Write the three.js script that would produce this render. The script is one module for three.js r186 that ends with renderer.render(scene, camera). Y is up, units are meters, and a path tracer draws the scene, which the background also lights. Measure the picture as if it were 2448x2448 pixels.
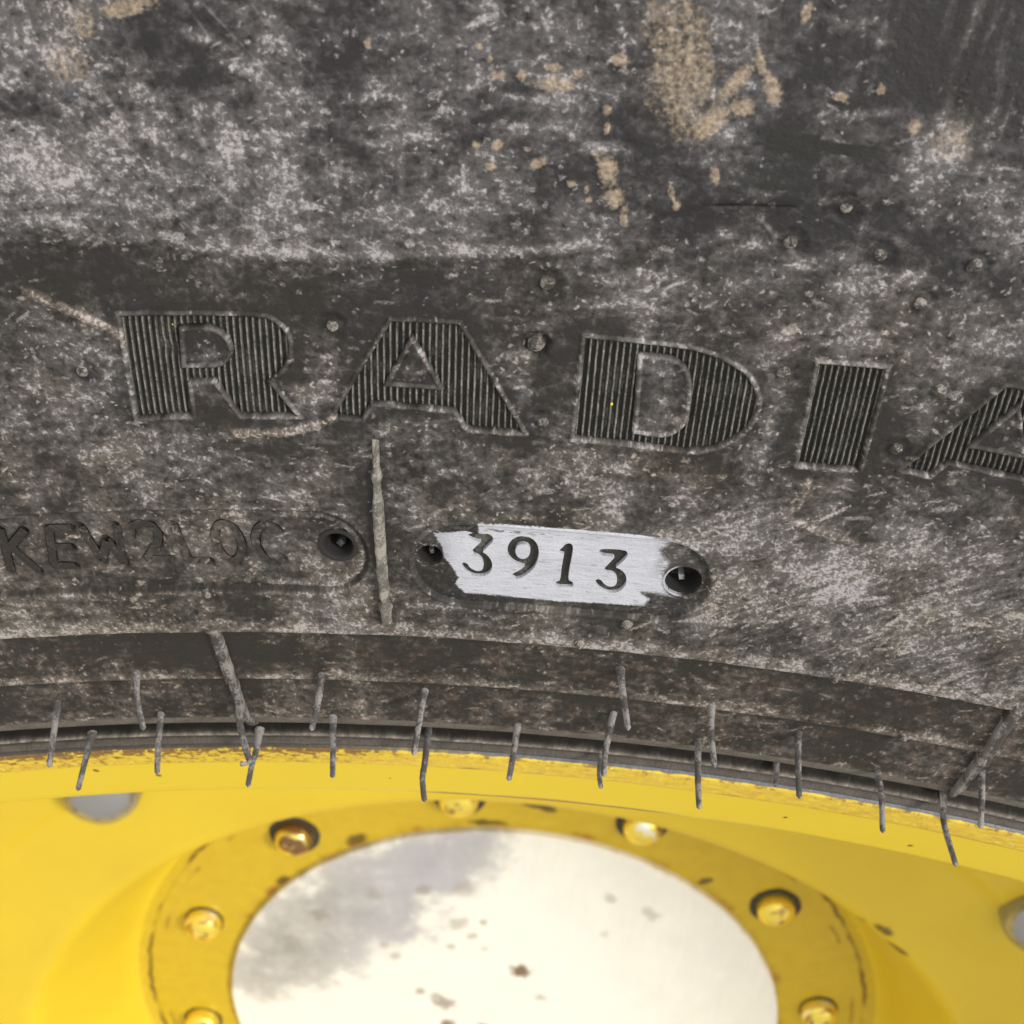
import * as THREE from 'three';
import { mergeGeometries, toCreasedNormals } from 'three/addons/utils/BufferGeometryUtils.js';
import { TessellateModifier } from 'three/addons/modifiers/TessellateModifier.js';

// ------------------------------------------------------------------ camera, sky, sun, exposure
const CY = 0.8;                                     // height of the wheel's axis above the ground (m)
const scene = new THREE.Scene();
const camera = new THREE.PerspectiveCamera(46, 1, 0.01, 200);
camera.position.set(0, CY + 0.61615, 0.15422);
camera.rotation.set(-0.58749, 0.02722, 0.05918, 'YXZ');
camera.focus = 0.175; camera.userData.fStop = 40;

const sunDir = new THREE.Vector3(0.70, 0.50, 0.60).normalize();
{ // bright overcast: an even dome, a little brighter overhead and round the hidden sun
  const W = 128, H = 64, d = new Float32Array(W * H * 4), v = new THREE.Vector3();
  for (let j = 0; j < H; j++) for (let i = 0; i < W; i++) {
    const el = ((j + 0.5) / H - 0.5) * Math.PI, az = ((i + 0.5) / W - 0.5) * Math.PI * 2;
    v.set(Math.cos(el) * Math.cos(az), Math.sin(el), Math.cos(el) * Math.sin(az));
    const s = Math.max(0, v.dot(sunDir)), up = Math.max(0, Math.sin(el));
    const L = 0.50 + 0.34 * up + 0.85 * Math.pow(s, 4), o = (j * W + i) * 4;
    d[o] = L * 1.0; d[o + 1] = L * 0.99; d[o + 2] = L * 0.975; d[o + 3] = 1;
  }
  const t = new THREE.DataTexture(d, W, H, THREE.RGBAFormat, THREE.FloatType);
  t.mapping = THREE.EquirectangularReflectionMapping; t.magFilter = t.minFilter = THREE.LinearFilter; t.needsUpdate = true;
  scene.background = t; scene.environment = t;
}
const sun = new THREE.DirectionalLight(0xfff9f0, 1.5);
sun.position.copy(sunDir).multiplyScalar(4).add(new THREE.Vector3(0, CY, 0)); sun.target.position.set(0, CY + 0.4, 0);
sun.castShadow = true; sun.shadow.radius = 22; sun.shadow.mapSize.set(4096, 4096);
Object.assign(sun.shadow.camera, { left: -1, right: 1, top: 1, bottom: -1, near: 0.1, far: 9 });
scene.add(sun, sun.target);
const renderer = new THREE.WebGLRenderer({ antialias: true });
renderer.toneMapping = THREE.LinearToneMapping; renderer.toneMappingExposure = 1.5;
renderer.shadowMap.enabled = true;

// ------------------------------------------------------------------ noise
const PERM = new Uint8Array(1024), RND = new Float32Array(256), GX = new Float32Array(256), GY = new Float32Array(256);
let seed = 77;
function rnd() { seed = (seed + 0x6d2b79f5) | 0; let t = Math.imul(seed ^ (seed >>> 15), 1 | seed); t = (t + Math.imul(t ^ (t >>> 7), 61 | t)) ^ t; return ((t ^ (t >>> 14)) >>> 0) / 4294967296; }
for (let i = 0; i < 256; i++) PERM[i] = i;
for (let i = 255; i > 0; i--) { const j = Math.floor(rnd() * (i + 1)), t = PERM[i]; PERM[i] = PERM[j]; PERM[j] = t; }
for (let i = 0; i < 768; i++) PERM[256 + i] = PERM[i & 255];
for (let i = 0; i < 256; i++) { RND[i] = rnd() * 2 - 1; const a = rnd() * 6.2832; GX[i] = Math.cos(a); GY[i] = Math.sin(a); }
function pn(x, y) {                                  // gradient noise, about -0.7 .. 0.7
  let xi = Math.floor(x), yi = Math.floor(y); const fx = x - xi, fy = y - yi; xi &= 255; yi &= 255;
  const u = fx * fx * (3 - 2 * fx), v = fy * fy * (3 - 2 * fy), a = PERM[xi] + yi, b = PERM[xi + 1] + yi;
  const g0 = PERM[a], g1 = PERM[b], g2 = PERM[a + 1], g3 = PERM[b + 1];
  const n0 = GX[g0] * fx + GY[g0] * fy, n1 = GX[g1] * (fx - 1) + GY[g1] * fy, n2 = GX[g2] * fx + GY[g2] * (fy - 1), n3 = GX[g3] * (fx - 1) + GY[g3] * (fy - 1);
  return n0 + u * (n1 - n0) + v * (n2 - n0 + u * (n0 - n1 - n2 + n3));
}
function fbm(x, y, o) { let s = 0, a = 1, t = 0; for (let i = 0; i < o; i++) { s += a * pn(x, y); t += a; a *= 0.55; x = x * 2.03 + 17.3; y = y * 2.03 + 9.1; } return s / t * 1.6; }
const clamp = (x, a = 0, b = 1) => (x < a ? a : x > b ? b : x);
const sm = (a, b, x) => { const t = clamp((x - a) / (b - a)); return t * t * (3 - 2 * t); };
const mix = (a, b, t) => a + (b - a) * t;
const bell = (x, c, w) => Math.exp(-((x - c) / w) * ((x - c) / w));

// ------------------------------------------------------------------ the tyre's chart: u = arc mm at r 530, v = radius mm, h = mm above the skin
const L1 = 493.3, L2 = 480.8, L3 = 469.8;            // the three moulded ledges above the bead
const PROF = [[459.6, -6.5], [460.7, -6.2], [460.85, -1.15], [461.3, -1.2], [462.4, -1.7], [463.2, -2.6], [463.75, -2.6], [463.95, -0.1], [464.4, 0.32], [465.0, 0.2], [465.5, -0.9], [466.1, -1.9], [466.8, -1.3], [467.5, 0.35], [468.7, 0.85], [469.6, 1.0], [469.75, 1.05], [469.95, 1.6], [470.4, 1.75],
  [480.5, 2.8], [480.65, 2.85], [480.85, 3.95], [481.3, 4.12], [492.95, 5.75], [493.1, 5.8], [493.32, 7.0], [493.8, 7.2]];
function profZ(v) {
  if (v <= 493.8) {
    if (v <= PROF[0][0]) return PROF[0][1];
    let i = 1; while (PROF[i][0] < v) i++;
    const a = PROF[i - 1], b = PROF[i]; return mix(a[1], b[1], (v - a[0]) / (b[0] - a[0]));
  }
  const s = v - 493.3, L = 56.7; return 7.13 + 0.16 * s - 0.16 / (2 * L) * s * s;
}
function profSlope(v) { return v < 493.8 ? 0.15 : 0.16 - 0.16 / 56.7 * (v - 493.3); }
function surf(u, v, h, out = new THREE.Vector3()) {
  const th = u / 530, m = profSlope(v), k = 1 / Math.sqrt(1 + m * m), r = v - m * k * h, z = profZ(v) + k * h;
  return out.set(r * Math.sin(th) / 1000, CY + r * Math.cos(th) / 1000, z / 1000);
}

// outlines moulded into the sidewall (u, v)
const R_OUT = [[-54.94, 550.63], [-36.51, 550.44], [-34.82, 549.59], [-33.53, 548.1], [-33.2, 546.07], [-33.7, 543.72], [-35.13, 541.59], [-36.68, 540.55], [-33.32, 534.97], [-41.61, 534.93], [-44.19, 540.33], [-47.56, 540.21], [-47.99, 534.94], [-56.24, 534.65]];
const R_IN = [[-47.16, 548.34], [-43.6, 548.43], [-42.1, 547.79], [-41.2, 546.26], [-41.33, 544.71], [-42.36, 543.39], [-43.51, 542.87], [-47.86, 542.9]];
const A_OUT = [[-20.34, 550.08], [-11.62, 550.01], [-2.59, 533.76], [-10.64, 533.88], [-12.43, 536.72], [-23.32, 537.28], [-24.82, 534.71], [-29.14, 534.99]];
const A_IN = [[-17.66, 547.31], [-14.16, 540.31], [-21.25, 540.5]];
const D_OUT = [[3.83, 549.26], [13.5, 549.1], [18.4, 548.91], [22.38, 547.62], [25.16, 546.08], [26.82, 543.69], [27.55, 541.42], [27.06, 538.52], [25.62, 536.25], [23.21, 534.24], [20.23, 533.11], [15.79, 533.2], [3.64, 533.49]];
const D_IN = [[11.26, 546.9], [14.6, 547.07], [16.51, 546.43], [17.67, 544.85], [18.26, 542.19], [18.44, 538.0], [17.41, 536.33], [15.82, 535.31], [11.94, 535.6]];
const I_OUT = [[33.1, 549.0], [41.96, 549.62], [43.01, 533.6], [34.21, 532.87]];
const shift = (p, du, dv) => p.map(([u, v]) => [u + du, v + dv]);
function area(p) { let s = 0; for (let i = 0; i < p.length; i++) { const a = p[i], b = p[(i + 1) % p.length]; s += a[0] * b[1] - b[0] * a[1]; } return s / 2; }
function round(p, it = 2) {                          // cut the corners of gentle bends, keep the sharp ones
  if (area(p) < 0) p = p.slice().reverse();
  for (let k = 0; k < it; k++) {
    const q = [], n = p.length;
    for (let i = 0; i < n; i++) {
      const a = p[(i + n - 1) % n], b = p[i], c = p[(i + 1) % n];
      let t = Math.atan2(c[1] - b[1], c[0] - b[0]) - Math.atan2(b[1] - a[1], b[0] - a[0]);
      t = Math.abs(Math.atan2(Math.sin(t), Math.cos(t)));
      if (t < 0.9 && t > 0.03) q.push([mix(b[0], a[0], 0.25), mix(b[1], a[1], 0.25)], [mix(b[0], c[0], 0.25), mix(b[1], c[1], 0.25)]); else q.push(b);
    }
    p = q;
  }
  return p;
}
const LETTERS = [
  { ch: 'R', out: round(R_OUT), inn: round(R_IN) }, { ch: 'A', out: round(A_OUT, 0), inn: round(A_IN, 0) }, { ch: 'D', out: round(D_OUT), inn: round(D_IN) },
  { ch: 'I', out: round(I_OUT, 0), inn: null }, { ch: 'A', out: round(shift(A_OUT, 77.2, -0.4), 0), inn: round(shift(A_IN, 77.2, -0.4), 0) }];
for (const l of LETTERS) { const us = l.out.map((p) => p[0]), vs = l.out.map((p) => p[1]); l.box = [Math.min(...us), Math.max(...us), Math.min(...vs), Math.max(...vs)]; }
function inside(p, x, y) { let c = false; for (let i = 0, j = p.length - 1; i < p.length; j = i++) if ((p[i][1] > y) !== (p[j][1] > y) && x < (p[j][0] - p[i][0]) * (y - p[i][1]) / (p[j][1] - p[i][1]) + p[i][0]) c = !c; return c; }
function segDist(x, y, a, b) { const dx = b[0] - a[0], dy = b[1] - a[1], t = clamp(((x - a[0]) * dx + (y - a[1]) * dy) / (dx * dx + dy * dy)); return Math.hypot(x - a[0] - t * dx, y - a[1] - t * dy); }
function polyDist(p, x, y, closed = true) { let d = 1e9; for (let i = 0; i < p.length - (closed ? 0 : 1); i++) d = Math.min(d, segDist(x, y, p[i], p[(i + 1) % p.length])); return d; }
const stadium = (x, y, u0, u1, vc, r) => Math.hypot(x - clamp(x, u0, u1), y - vc) - r;
const PLATE = [-11.1, 19.2, 509.35, 7.95], CODE = [-140, -33.9, 510.75, 7.95];      // u of the two end centres, v, radius
const LEDGE = [[-130, 572], [-66.7, 562.75], [-54.1, 560.7], [-41.5, 558.9], [-31.2, 558.05], [-22.3, 558.06], [-3.4, 559.6], [2.8, 561.0], [7.4, 564.0], [14.3, 567.2], [27.7, 569.2], [60, 575], [130, 585]];
function ledgeV(u) { let i = 1; while (i < LEDGE.length - 1 && LEDGE[i][0] < u) i++; const a = LEDGE[i - 1], b = LEDGE[i], t = sm(0, 1, (u - a[0]) / (b[0] - a[0])); return mix(a[1], b[1], t * 0.5 + 0.5 * clamp((u - a[0]) / (b[0] - a[0]))); }
const SEAMS = [[[-66, 554.2], [-61.8, 551.8], [-58, 549.5], [-55.4, 547.7]], [[-42.5, 532.2], [-41.1, 532.4], [-35.8, 532.4], [-31.6, 533.8], [-28.9, 534.9]], [[36.5, 530.8], [36, 526], [34.4, 524.5], [39.9, 522.5], [45.7, 521.6]]];
const STUBS = [[-1.07, 556.19, 1.15], [26.48, 564.23, 1], [36.91, 564.07, 1], [47.87, 564.55, 1.1], [43.16, 558.66, 0.95], [31.69, 569.34, 0.95], [-1.94, 547.54, 1.1], [29.42, 546.88, 1.1], [49.13, 547.4, 1.15], [46.52, 537.89, 1.1], [-0.37, 535.91, 0.95], [-18.52, 527.87, 1.05], [-27.69, 548.86, 0.95], [-61.7, 542.45, 1], [-53.43, 501.97, 0.9], [15.63, 499.89, 0.95], [8.38, 494.5, 0.8], [-1.98, 480.7, 0.8], [52.06, 493.5, 0.8], [69.65, 481.2, 0.95], [-60.2, 560.6, 0.8]];
// mud splashes: u, v, half sizes, turn, strength
const MUD = [[11.5, 582.5, 3.6, 5.6, 0.1, 0.66], [12.6, 577.3, 2.0, 2.6, 0.3, 0.6], [10.2, 587.5, 3.4, 3.6, 0, 0.6], [15.2, 577.6, 1.3, 2.6, -0.7, 1], [17.2, 582.2, 0.9, 2.6, -0.55, 1], [18.2, 579.4, 1.3, 1.2, 0, 1], [20.9, 581.8, 0.9, 1.9, 0.4, 1], [19.3, 584.4, 0.5, 1.6, 0.4, 0.9], [22.9, 589.9, 0.6, 1.1, 0, 1], [28.2, 581.7, 0.8, 0.6, 0, 0.9], [32.1, 583, 0.5, 0.6, 0, 0.7],
  [-1.5, 580.3, 2.4, 0.85, 0.05, 1], [0.6, 581.4, 0.7, 0.5, 0.8, 1], [-1.9, 582.1, 0.9, 0.5, 0, 0.7], [4.9, 583.4, 1.0, 0.7, 0, 0.85], [-7.8, 580.9, 0.8, 0.6, 0, 0.95], [-5.2, 581, 0.5, 0.7, 0, 0.9], [-9.9, 573, 0.5, 0.5, 0, 1], [-7.5, 573.1, 0.7, 0.7, 0, 1], [-8.3, 570.6, 0.7, 0.5, 0, 1], [-2.8, 571.3, 1.1, 0.6, 0.5, 1], [-4.2, 572.8, 0.4, 0.35, 0, 0.9], [-9.8, 583.9, 0.4, 0.4, 0, 0.9], [-8.6, 582.6, 0.35, 0.45, 0, 0.9], [-21.4, 583.8, 0.4, 0.6, 0, 0.9],
  [4.6, 571.0, 1.1, 2.1, 0.3, 0.85], [5.9, 567.7, 1.25, 1.2, 0.3, 1], [7.1, 565.6, 0.5, 1.4, 0.15, 1], [12, 569, 0.45, 0.8, 0.2, 1], [12.8, 567.4, 0.5, 0.6, 0, 1], [12.4, 568.2, 0.2, 0.9, 0.3, 0.9], [16.6, 571.4, 0.55, 1.1, 0.2, 0.85], [4.2, 575.7, 0.4, 0.8, 0, 0.85], [4, 578, 0.6, 0.7, 0, 0.8], [0.8, 569, 0.4, 0.4, 0, 0.85], [2.6, 568.5, 0.3, 0.5, 0, 0.8], [2.9, 567.3, 0.5, 0.35, 0, 0.85],
  [-46.3, 587.7, 3.2, 0.9, 0.15, 0.85], [-51.2, 585.6, 1.1, 2.0, -0.5, 0.6], [-53.6, 581.8, 2.3, 2.2, 0, 0.55], [41, 578.3, 2.4, 2.4, 0, 0.55], [36.5, 579.5, 0.7, 0.9, 0, 0.8]];
function mudAt(u, v) {
  if (v < 563) return 0;
  let m = 0; const w1 = fbm(u * 0.8, v * 0.8, 4), w2 = fbm(u * 2.4 + 40, v * 2.4, 3);
  for (const [cu, cv, a, b, t, s] of MUD) {
    const dx = u - cu, dy = v - cv; if (Math.abs(dx) > 9 || Math.abs(dy) > 9) continue;
    const c = Math.cos(t), n = Math.sin(t), q = Math.hypot((dx * c + dy * n) / a, (dy * c - dx * n) / b) + 0.55 * w1 + 0.36 * w2;
    let k = sm(1.2, 0.62, q);
    if (s < 0.7) k *= 0.25 + 0.75 * sm(-0.3, 0.3, fbm(u * 1.3 + 5, v * 1.3, 4) + (s - 0.6) * 2 + 0.12 - 0.2 * q);
    m = Math.max(m, k * Math.min(1, s + 0.25));
  }
  return m;
}
// strokes of the worn code stamped in the left-hand plate
const ring = (cu, cv, a, b, t0, t1, n = 14) => Array.from({ length: n + 1 }, (_, i) => { const t = mix(t0, t1, i / n); return [cu + a * Math.cos(t), cv + b * Math.sin(t)]; });
const CODE_CHARS = [
  ['K', [[[-83.6, 515.6], [-85.2, 507.2]], [[-79.8, 515.2], [-84.2, 511.4]], [[-83.2, 511.9], [-80.6, 506.9]]]],
  ['E', [[[-72.2, 515.2], [-75.8, 515.3], [-77.7, 507.9], [-74.2, 507.6]], [[-76.7, 511.6], [-73.4, 511.5]]]],
  ['W', [[[-70.6, 515.4], [-69.4, 508.4], [-67.3, 512.8], [-65.9, 507.7], [-64.9, 515.4]]]],
  ['2', [[[-63.2, 513.6], [-62.6, 515.1], [-61, 515.8], [-59.3, 515.2], [-58.7, 513.6], [-59.4, 511.8], [-62, 508.5], [-58, 508.5]]]],
  ['L', [[[-55.9, 515.2], [-55.3, 508.2], [-51.8, 508]]]],
  ['0', [ring(-48, 511.8, 2.0, 3.7, 0, Math.PI * 2, 20)]],
  ['C', [ring(-41.4, 511.6, 2.3, 3.7, 0.75, 5.4, 18)]]];
const CODE_LINES = CODE_CHARS.flatMap((c) => c[1]);

function letterState(u, v) {                         // [distance to the nearest letter edge, inside the ribbed face]
  let d = 1e9, inn = false;
  for (const l of LETTERS) {
    if (u < l.box[0] - 4 || u > l.box[1] + 4 || v < l.box[2] - 4 || v > l.box[3] + 4) continue;
    d = Math.min(d, polyDist(l.out, u, v)); if (l.inn) d = Math.min(d, polyDist(l.inn, u, v));
    if (inside(l.out, u, v) && !(l.inn && inside(l.inn, u, v))) inn = true;
  }
  return [d, inn];
}
function height(u, v) {                              // relief of the skin in mm
  let h = 0.16 * fbm(u / 9, v / 9, 3) + 0.05 * fbm(u / 1.6 + 30, v / 1.6, 3);
  if (v < L1 - 0.6) h *= v < 470 ? 0.35 : 0.6;
  if (v > 530) {
    h += 0.75 * sm(-1.6, 1.2, v - ledgeV(u) + 0.5 * fbm(u / 3, v / 3, 2)) * sm(60, 10, u);
    h += 0.24 * mudAt(u, v) * (0.7 + 0.5 * fbm(u * 1.2, v * 1.2 + 9, 3));
    h -= 0.3 * bell(v, 567.8 + (u - 16) * 0.09, 0.24) * sm(15, 17.5, u) * sm(28, 24, u);           // a cut in the rubber
  }
  if (v > 520 && v < 556) {
    for (const s of SEAMS) if (u > s[0][0] - 3 && u < 48) h += 0.42 * bell(polyDist(s, u, v, false), 0, 0.6);
    const [d, inn] = letterState(u, v);
    if (inn) h = -1.5; else h *= sm(0, 1.2, d);
  }
  if (v > 498 && v < 521) {
    const p = stadium(u, v, ...PLATE), c = stadium(u, v, ...CODE);
    if (p < 0.25) h = -5; else h *= sm(0, 1.5, p);
    if (c < 2) {
      h *= 0.6;
      h += -0.95 * sm(0.15, -0.3, c) + 0.55 * bell(c, -1.1, 0.7) * sm(-48, -32, u);
      if (c < -0.5) { let d = 9; for (const s of CODE_LINES) d = Math.min(d, polyDist(s, u, v, false)); h -= 0.85 * sm(1.0, 0.55, d) * sm(-0.5, 0.1, fbm(u / 3.5 + 3, v / 3.5, 3) + 0.45 * sm(-62, -70, u)); }
      if (Math.hypot(u + 30.6, v - 511.9) < 2.5) h = -6;
    }
  }
  if (v > 494) for (const [pu, pv, r] of STUBS) { const d = Math.hypot(u - pu, v - pv); if (d < 3) h += (pu === -1.94 ? -0.9 : -0.17) * bell(d, 1.3, 0.5) + 0.12 * bell(d, 2.2, 0.35); }
  return h;
}

// ------------------------------------------------------------------ textures
function dataTex(w, h, n, fill, srgb) {
  const d = new Uint8Array(w * h * 4); let x = 0;
  for (let j = 0; j < h; j++) for (let i = 0; i < w; i++, x += 4) fill(i, j, d, x);
  const t = new THREE.DataTexture(d, w, h, THREE.RGBAFormat); t.magFilter = THREE.LinearFilter; t.minFilter = THREE.LinearMipmapLinearFilter; t.generateMipmaps = true; t.anisotropy = 8;
  t.wrapS = t.wrapT = n; if (srgb) t.colorSpace = THREE.SRGBColorSpace; t.needsUpdate = true; return t;
}
const enc = new Uint8Array(4097); for (let i = 0; i <= 4096; i++) { const c = i / 4096; enc[i] = Math.round(255 * (c <= 0.0031308 ? 12.92 * c : 1.055 * Math.pow(c, 1 / 2.4) - 0.055)); }
const put = (d, x, r, g, b) => { d[x] = enc[(clamp(r) * 4096) | 0]; d[x + 1] = enc[(clamp(g) * 4096) | 0]; d[x + 2] = enc[(clamp(b) * 4096) | 0]; d[x + 3] = 255; };

const TU0 = -112, TU = 220, TV0 = 459, TV = 140;
const SCRATCH = [];                                  // u0, v0, u1, v1, strength, half width
for (let i = 0; i < 30; i++) { const left = i < 17, u = left ? -66 + rnd() * 34 : -30 + rnd() * 95, v = left ? 566 + rnd() * 24 : 498 + rnd() * 92, a = left ? -0.35 - rnd() * 0.8 : (rnd() - 0.5) * 2.4, l = left ? 3 + rnd() * 9 : 1.5 + rnd() * 5; SCRATCH.push([[u, v], [u + l * Math.cos(a), v + l * Math.sin(a)], 0.25 + 0.4 * rnd(), 0.08 + 0.22 * rnd() * rnd()]); }
// patches where pale dust has been rubbed on: u, v, half sizes, turn, strength
const SMEARS = [[-53, 582, 3.2, 9, -0.12, 0.5], [-50.5, 572, 2.4, 4.5, -0.1, 0.5], [-54, 569, 9, 3, -0.3, 0.35], [-36.5, 582.5, 5.5, 1.1, -0.62, 0.95], [-40.5, 576.5, 2.6, 1.0, -0.8, 0.9], [-37.5, 573, 1.5, 4, 0.2, 0.8], [-30, 588.5, 3.4, 0.5, -0.2, 0.8], [-20, 573, 3, 0.6, 0.15, 0.7], [-24, 569, 2.8, 0.7, -0.1, 0.7], [-17.5, 562, 2.6, 2.2, 0, 0.6], [-9, 588, 1.4, 2, 0.4, 0.9], [-31.5, 538.5, 3.0, 1.9, 0.1, 0.95], [-20.5, 559, 1.8, 1.6, -0.6, 0.7],
  [3.5, 573.5, 3, 0.7, 0.12, 0.8], [-4.5, 566, 2, 1.2, 0, 0.7], [1, 561, 3.4, 0.9, 0.25, 0.8], [5, 554, 4, 0.8, 0.1, 0.8], [8, 557.5, 5, 0.9, 0.15, 0.7], [24, 559, 4, 2, 0.3, 0.7], [30, 562, 5.5, 1, 0.4, 0.85], [35, 559.5, 4, 2, 0.3, 0.9], [41, 562, 2, 1.2, 0.3, 0.9], [47, 572, 7, 4, 0, 0.6], [40, 578, 3.5, 5, 0, 0.7], [30, 554, 5, 4, 0, 0.5], [36, 555, 2, 4, 0, 0.7], [52, 552, 6, 8, 0, 0.5], [30, 541, 2.6, 5, 0, 0.65], [49.5, 543, 3, 2.5, 0, 0.6], [30, 580, 5, 0.6, 0.2, 0.8], [16, 563, 6, 0.8, 0.45, 0.6],
  [-62, 545, 5, 3, 0, 0.5], [-64, 538, 6, 4, 0.2, 0.5], [-56.5, 531, 3, 3, 0.2, 0.5], [-47, 528, 6, 3, 0, 0.5], [-33, 526, 4, 3, 0, 0.5], [-36, 521, 4, 2.4, 0, 0.5], [2, 526, 8, 4, 0.5, 0.6], [24, 518, 8, 3.5, 0.3, 0.6], [40, 512, 14, 6, 0.3, 0.45], [58, 524, 9, 8, 0.3, 0.55], [64, 508, 14, 5, 0.2, 0.4], [12, 529.5, 2, 1.4, 0, 0.5], [33, 505, 10, 3.5, 0.2, 0.5], [-1, 521, 5, 2, 0.2, 0.45]];
// patches wiped bare and dark; strips left of D and I are painted shadow
const CLEAN_SHADE = [[-42, 583, 5, 5, 0, 0.5], [-44.5, 589, 3, 2, 0, 0.5], [-60, 577.5, 8, 2, -0.15, 0.6], [-24, 582, 3, 1, 0.7, 0.4], [-33, 553, 8, 3.5, -0.1, 0.7], [-60, 556, 8, 4, 0, 0.65], [-28.5, 551.5, 3.4, 2, -0.6, 0.8], [9, 575, 4, 5, 0, 0.45], [15, 572, 5, 3, 0, 0.5], [10, 551.5, 9, 1.2, 0, 0.5], [0, 541.5, 2.2, 6, 0, 0.7], [31.5, 541, 1.4, 8, -0.05, 0.75], [45.5, 540, 3, 4, 0, 0.5], [18, 567.5, 9, 3, 0, 0.4], [27, 568, 6, 4, 0, 0.5], [39, 567, 4, 4, 0, 0.45], [-14, 524.5, 5, 3, 0, 0.45], [-24.5, 517, 3.2, 9, 0, 0.5], [19, 531.5, 8, 1.6, 0, 0.4], [-4, 531.5, 3, 1.5, 0, 0.4], [54, 516, 4, 3, 0, 0.45], [-66, 505, 8, 2, 0, 0.4], [-46, 500, 5, 3, 0, 0.5]];
function patches(list, u, v, w1, w2) { let m = 0; for (const [cu, cv, a, b, t, s] of list) { const dx = u - cu, dy = v - cv, R = (a > b ? a : b) * 1.7; if (dx > R || dx < -R || dy > R || dy < -R) continue; const c = Math.cos(t), n = Math.sin(t), q = Math.hypot((dx * c + dy * n) / a, (dy * c - dx * n) / b) + 0.35 * w1 + 0.2 * w2; if (q < 1.5) m = Math.max(m, s * sm(1.5, 0.45, q)); } return m; }
// thousands of single rubs and specks left by stones and hands, laid down one by one
const TW = 2048, TH = 1408, SCUFF = new Float32Array(TW * TH), WIPE = new Float32Array(TW * TH);
function lay(buf, u, v, a, len, wid, str, id) {
  const c = Math.cos(a), n = Math.sin(a), R = len * 0.5 + wid + 0.4, i0 = Math.max(0, Math.floor((u - R - TU0) / TU * TW)), i1 = Math.min(TW - 1, Math.ceil((u + R - TU0) / TU * TW)), j0 = Math.max(0, Math.floor((v - R - TV0) / TV * TH)), j1 = Math.min(TH - 1, Math.ceil((v + R - TV0) / TV * TH));
  for (let j = j0; j <= j1; j++) for (let i = i0; i <= i1; i++) {
    const x = TU0 + (i + 0.5) / TW * TU - u, y = TV0 + (j + 0.5) / TH * TV - v, s = x * c + y * n, d = y * c - x * n, t = Math.abs(s) / (len * 0.5), e = Math.abs(d) / wid;
    const q = Math.hypot(Math.max(0, t - 0.35) * 1.5, e) + 0.6 * pn(s * 1.6 + id * 1.7, d * 3.1 + id) + 0.75 * pn(s * 4.3 + id, d * 5.3) + 0.35 * pn(s * 9 + id, d * 9);
    if (q < 1) { const k = j * TW + i, w = str * sm(1, 0.35, q); if (w > buf[k]) buf[k] = w; }
  }
}
for (let i = 0; i < 20000; i++) {
  const u = TU0 + rnd() * TU, v = 464 + rnd() * 134, cl = 0.32 + 1.0 * fbm(u / 15 + 7, v / 11 + 40, 3) + 0.9 * fbm(u / 3, v / 3 + 90, 3) + 0.9 * patches(SMEARS, u, v, 0, 0) - 1.2 * patches(CLEAN_SHADE, u, v, 0, 0);
  const a0 = rnd(), a1 = rnd(), a2 = rnd(), a3 = rnd(); if (v < L1 && a3 < 0.35 || v < L3 && a3 < 0.85) continue; if (a0 > clamp(cl, 0.06, 1)) continue;
  const diag = sm(5, 22, u) * sm(535, 522, v) * sm(494, 500, v), up = sm(27, 36, u) * sm(577, 584, v), slope = v < L1 ? 0.08 : mix(0.1, 0.6, diag) + up * 1.35;
  const kind = a1 * a1, len = 0.28 + (i % 7 === 0 ? 3.2 : 0.8) * kind * (1 + diag), wid = 0.12 + 0.42 * a2 * a2 * a2 + 0.05 * len;
  lay(SCUFF, u, v, slope + (rnd() - 0.5) * (i % 7 === 0 ? 1.2 : 3.1), len, wid, (0.3 + 0.7 * rnd()) * (1 - 0.6 * up), i);
}
for (let i = 0; i < 520; i++) { const u = TU0 + rnd() * TU, v = 466 + rnd() * 130, diag = sm(5, 22, u) * sm(535, 522, v) * sm(494, 500, v); lay(WIPE, u, v, (v < L1 ? 0 : mix(0, 0.6, diag)) + (rnd() - 0.5) * 1.0, 3 + 11 * rnd(), 0.3 + 1.3 * rnd() * rnd(), 0.3 + 0.5 * rnd(), i + 0.37); }
const rubberOut = new Float32Array(5);
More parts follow.
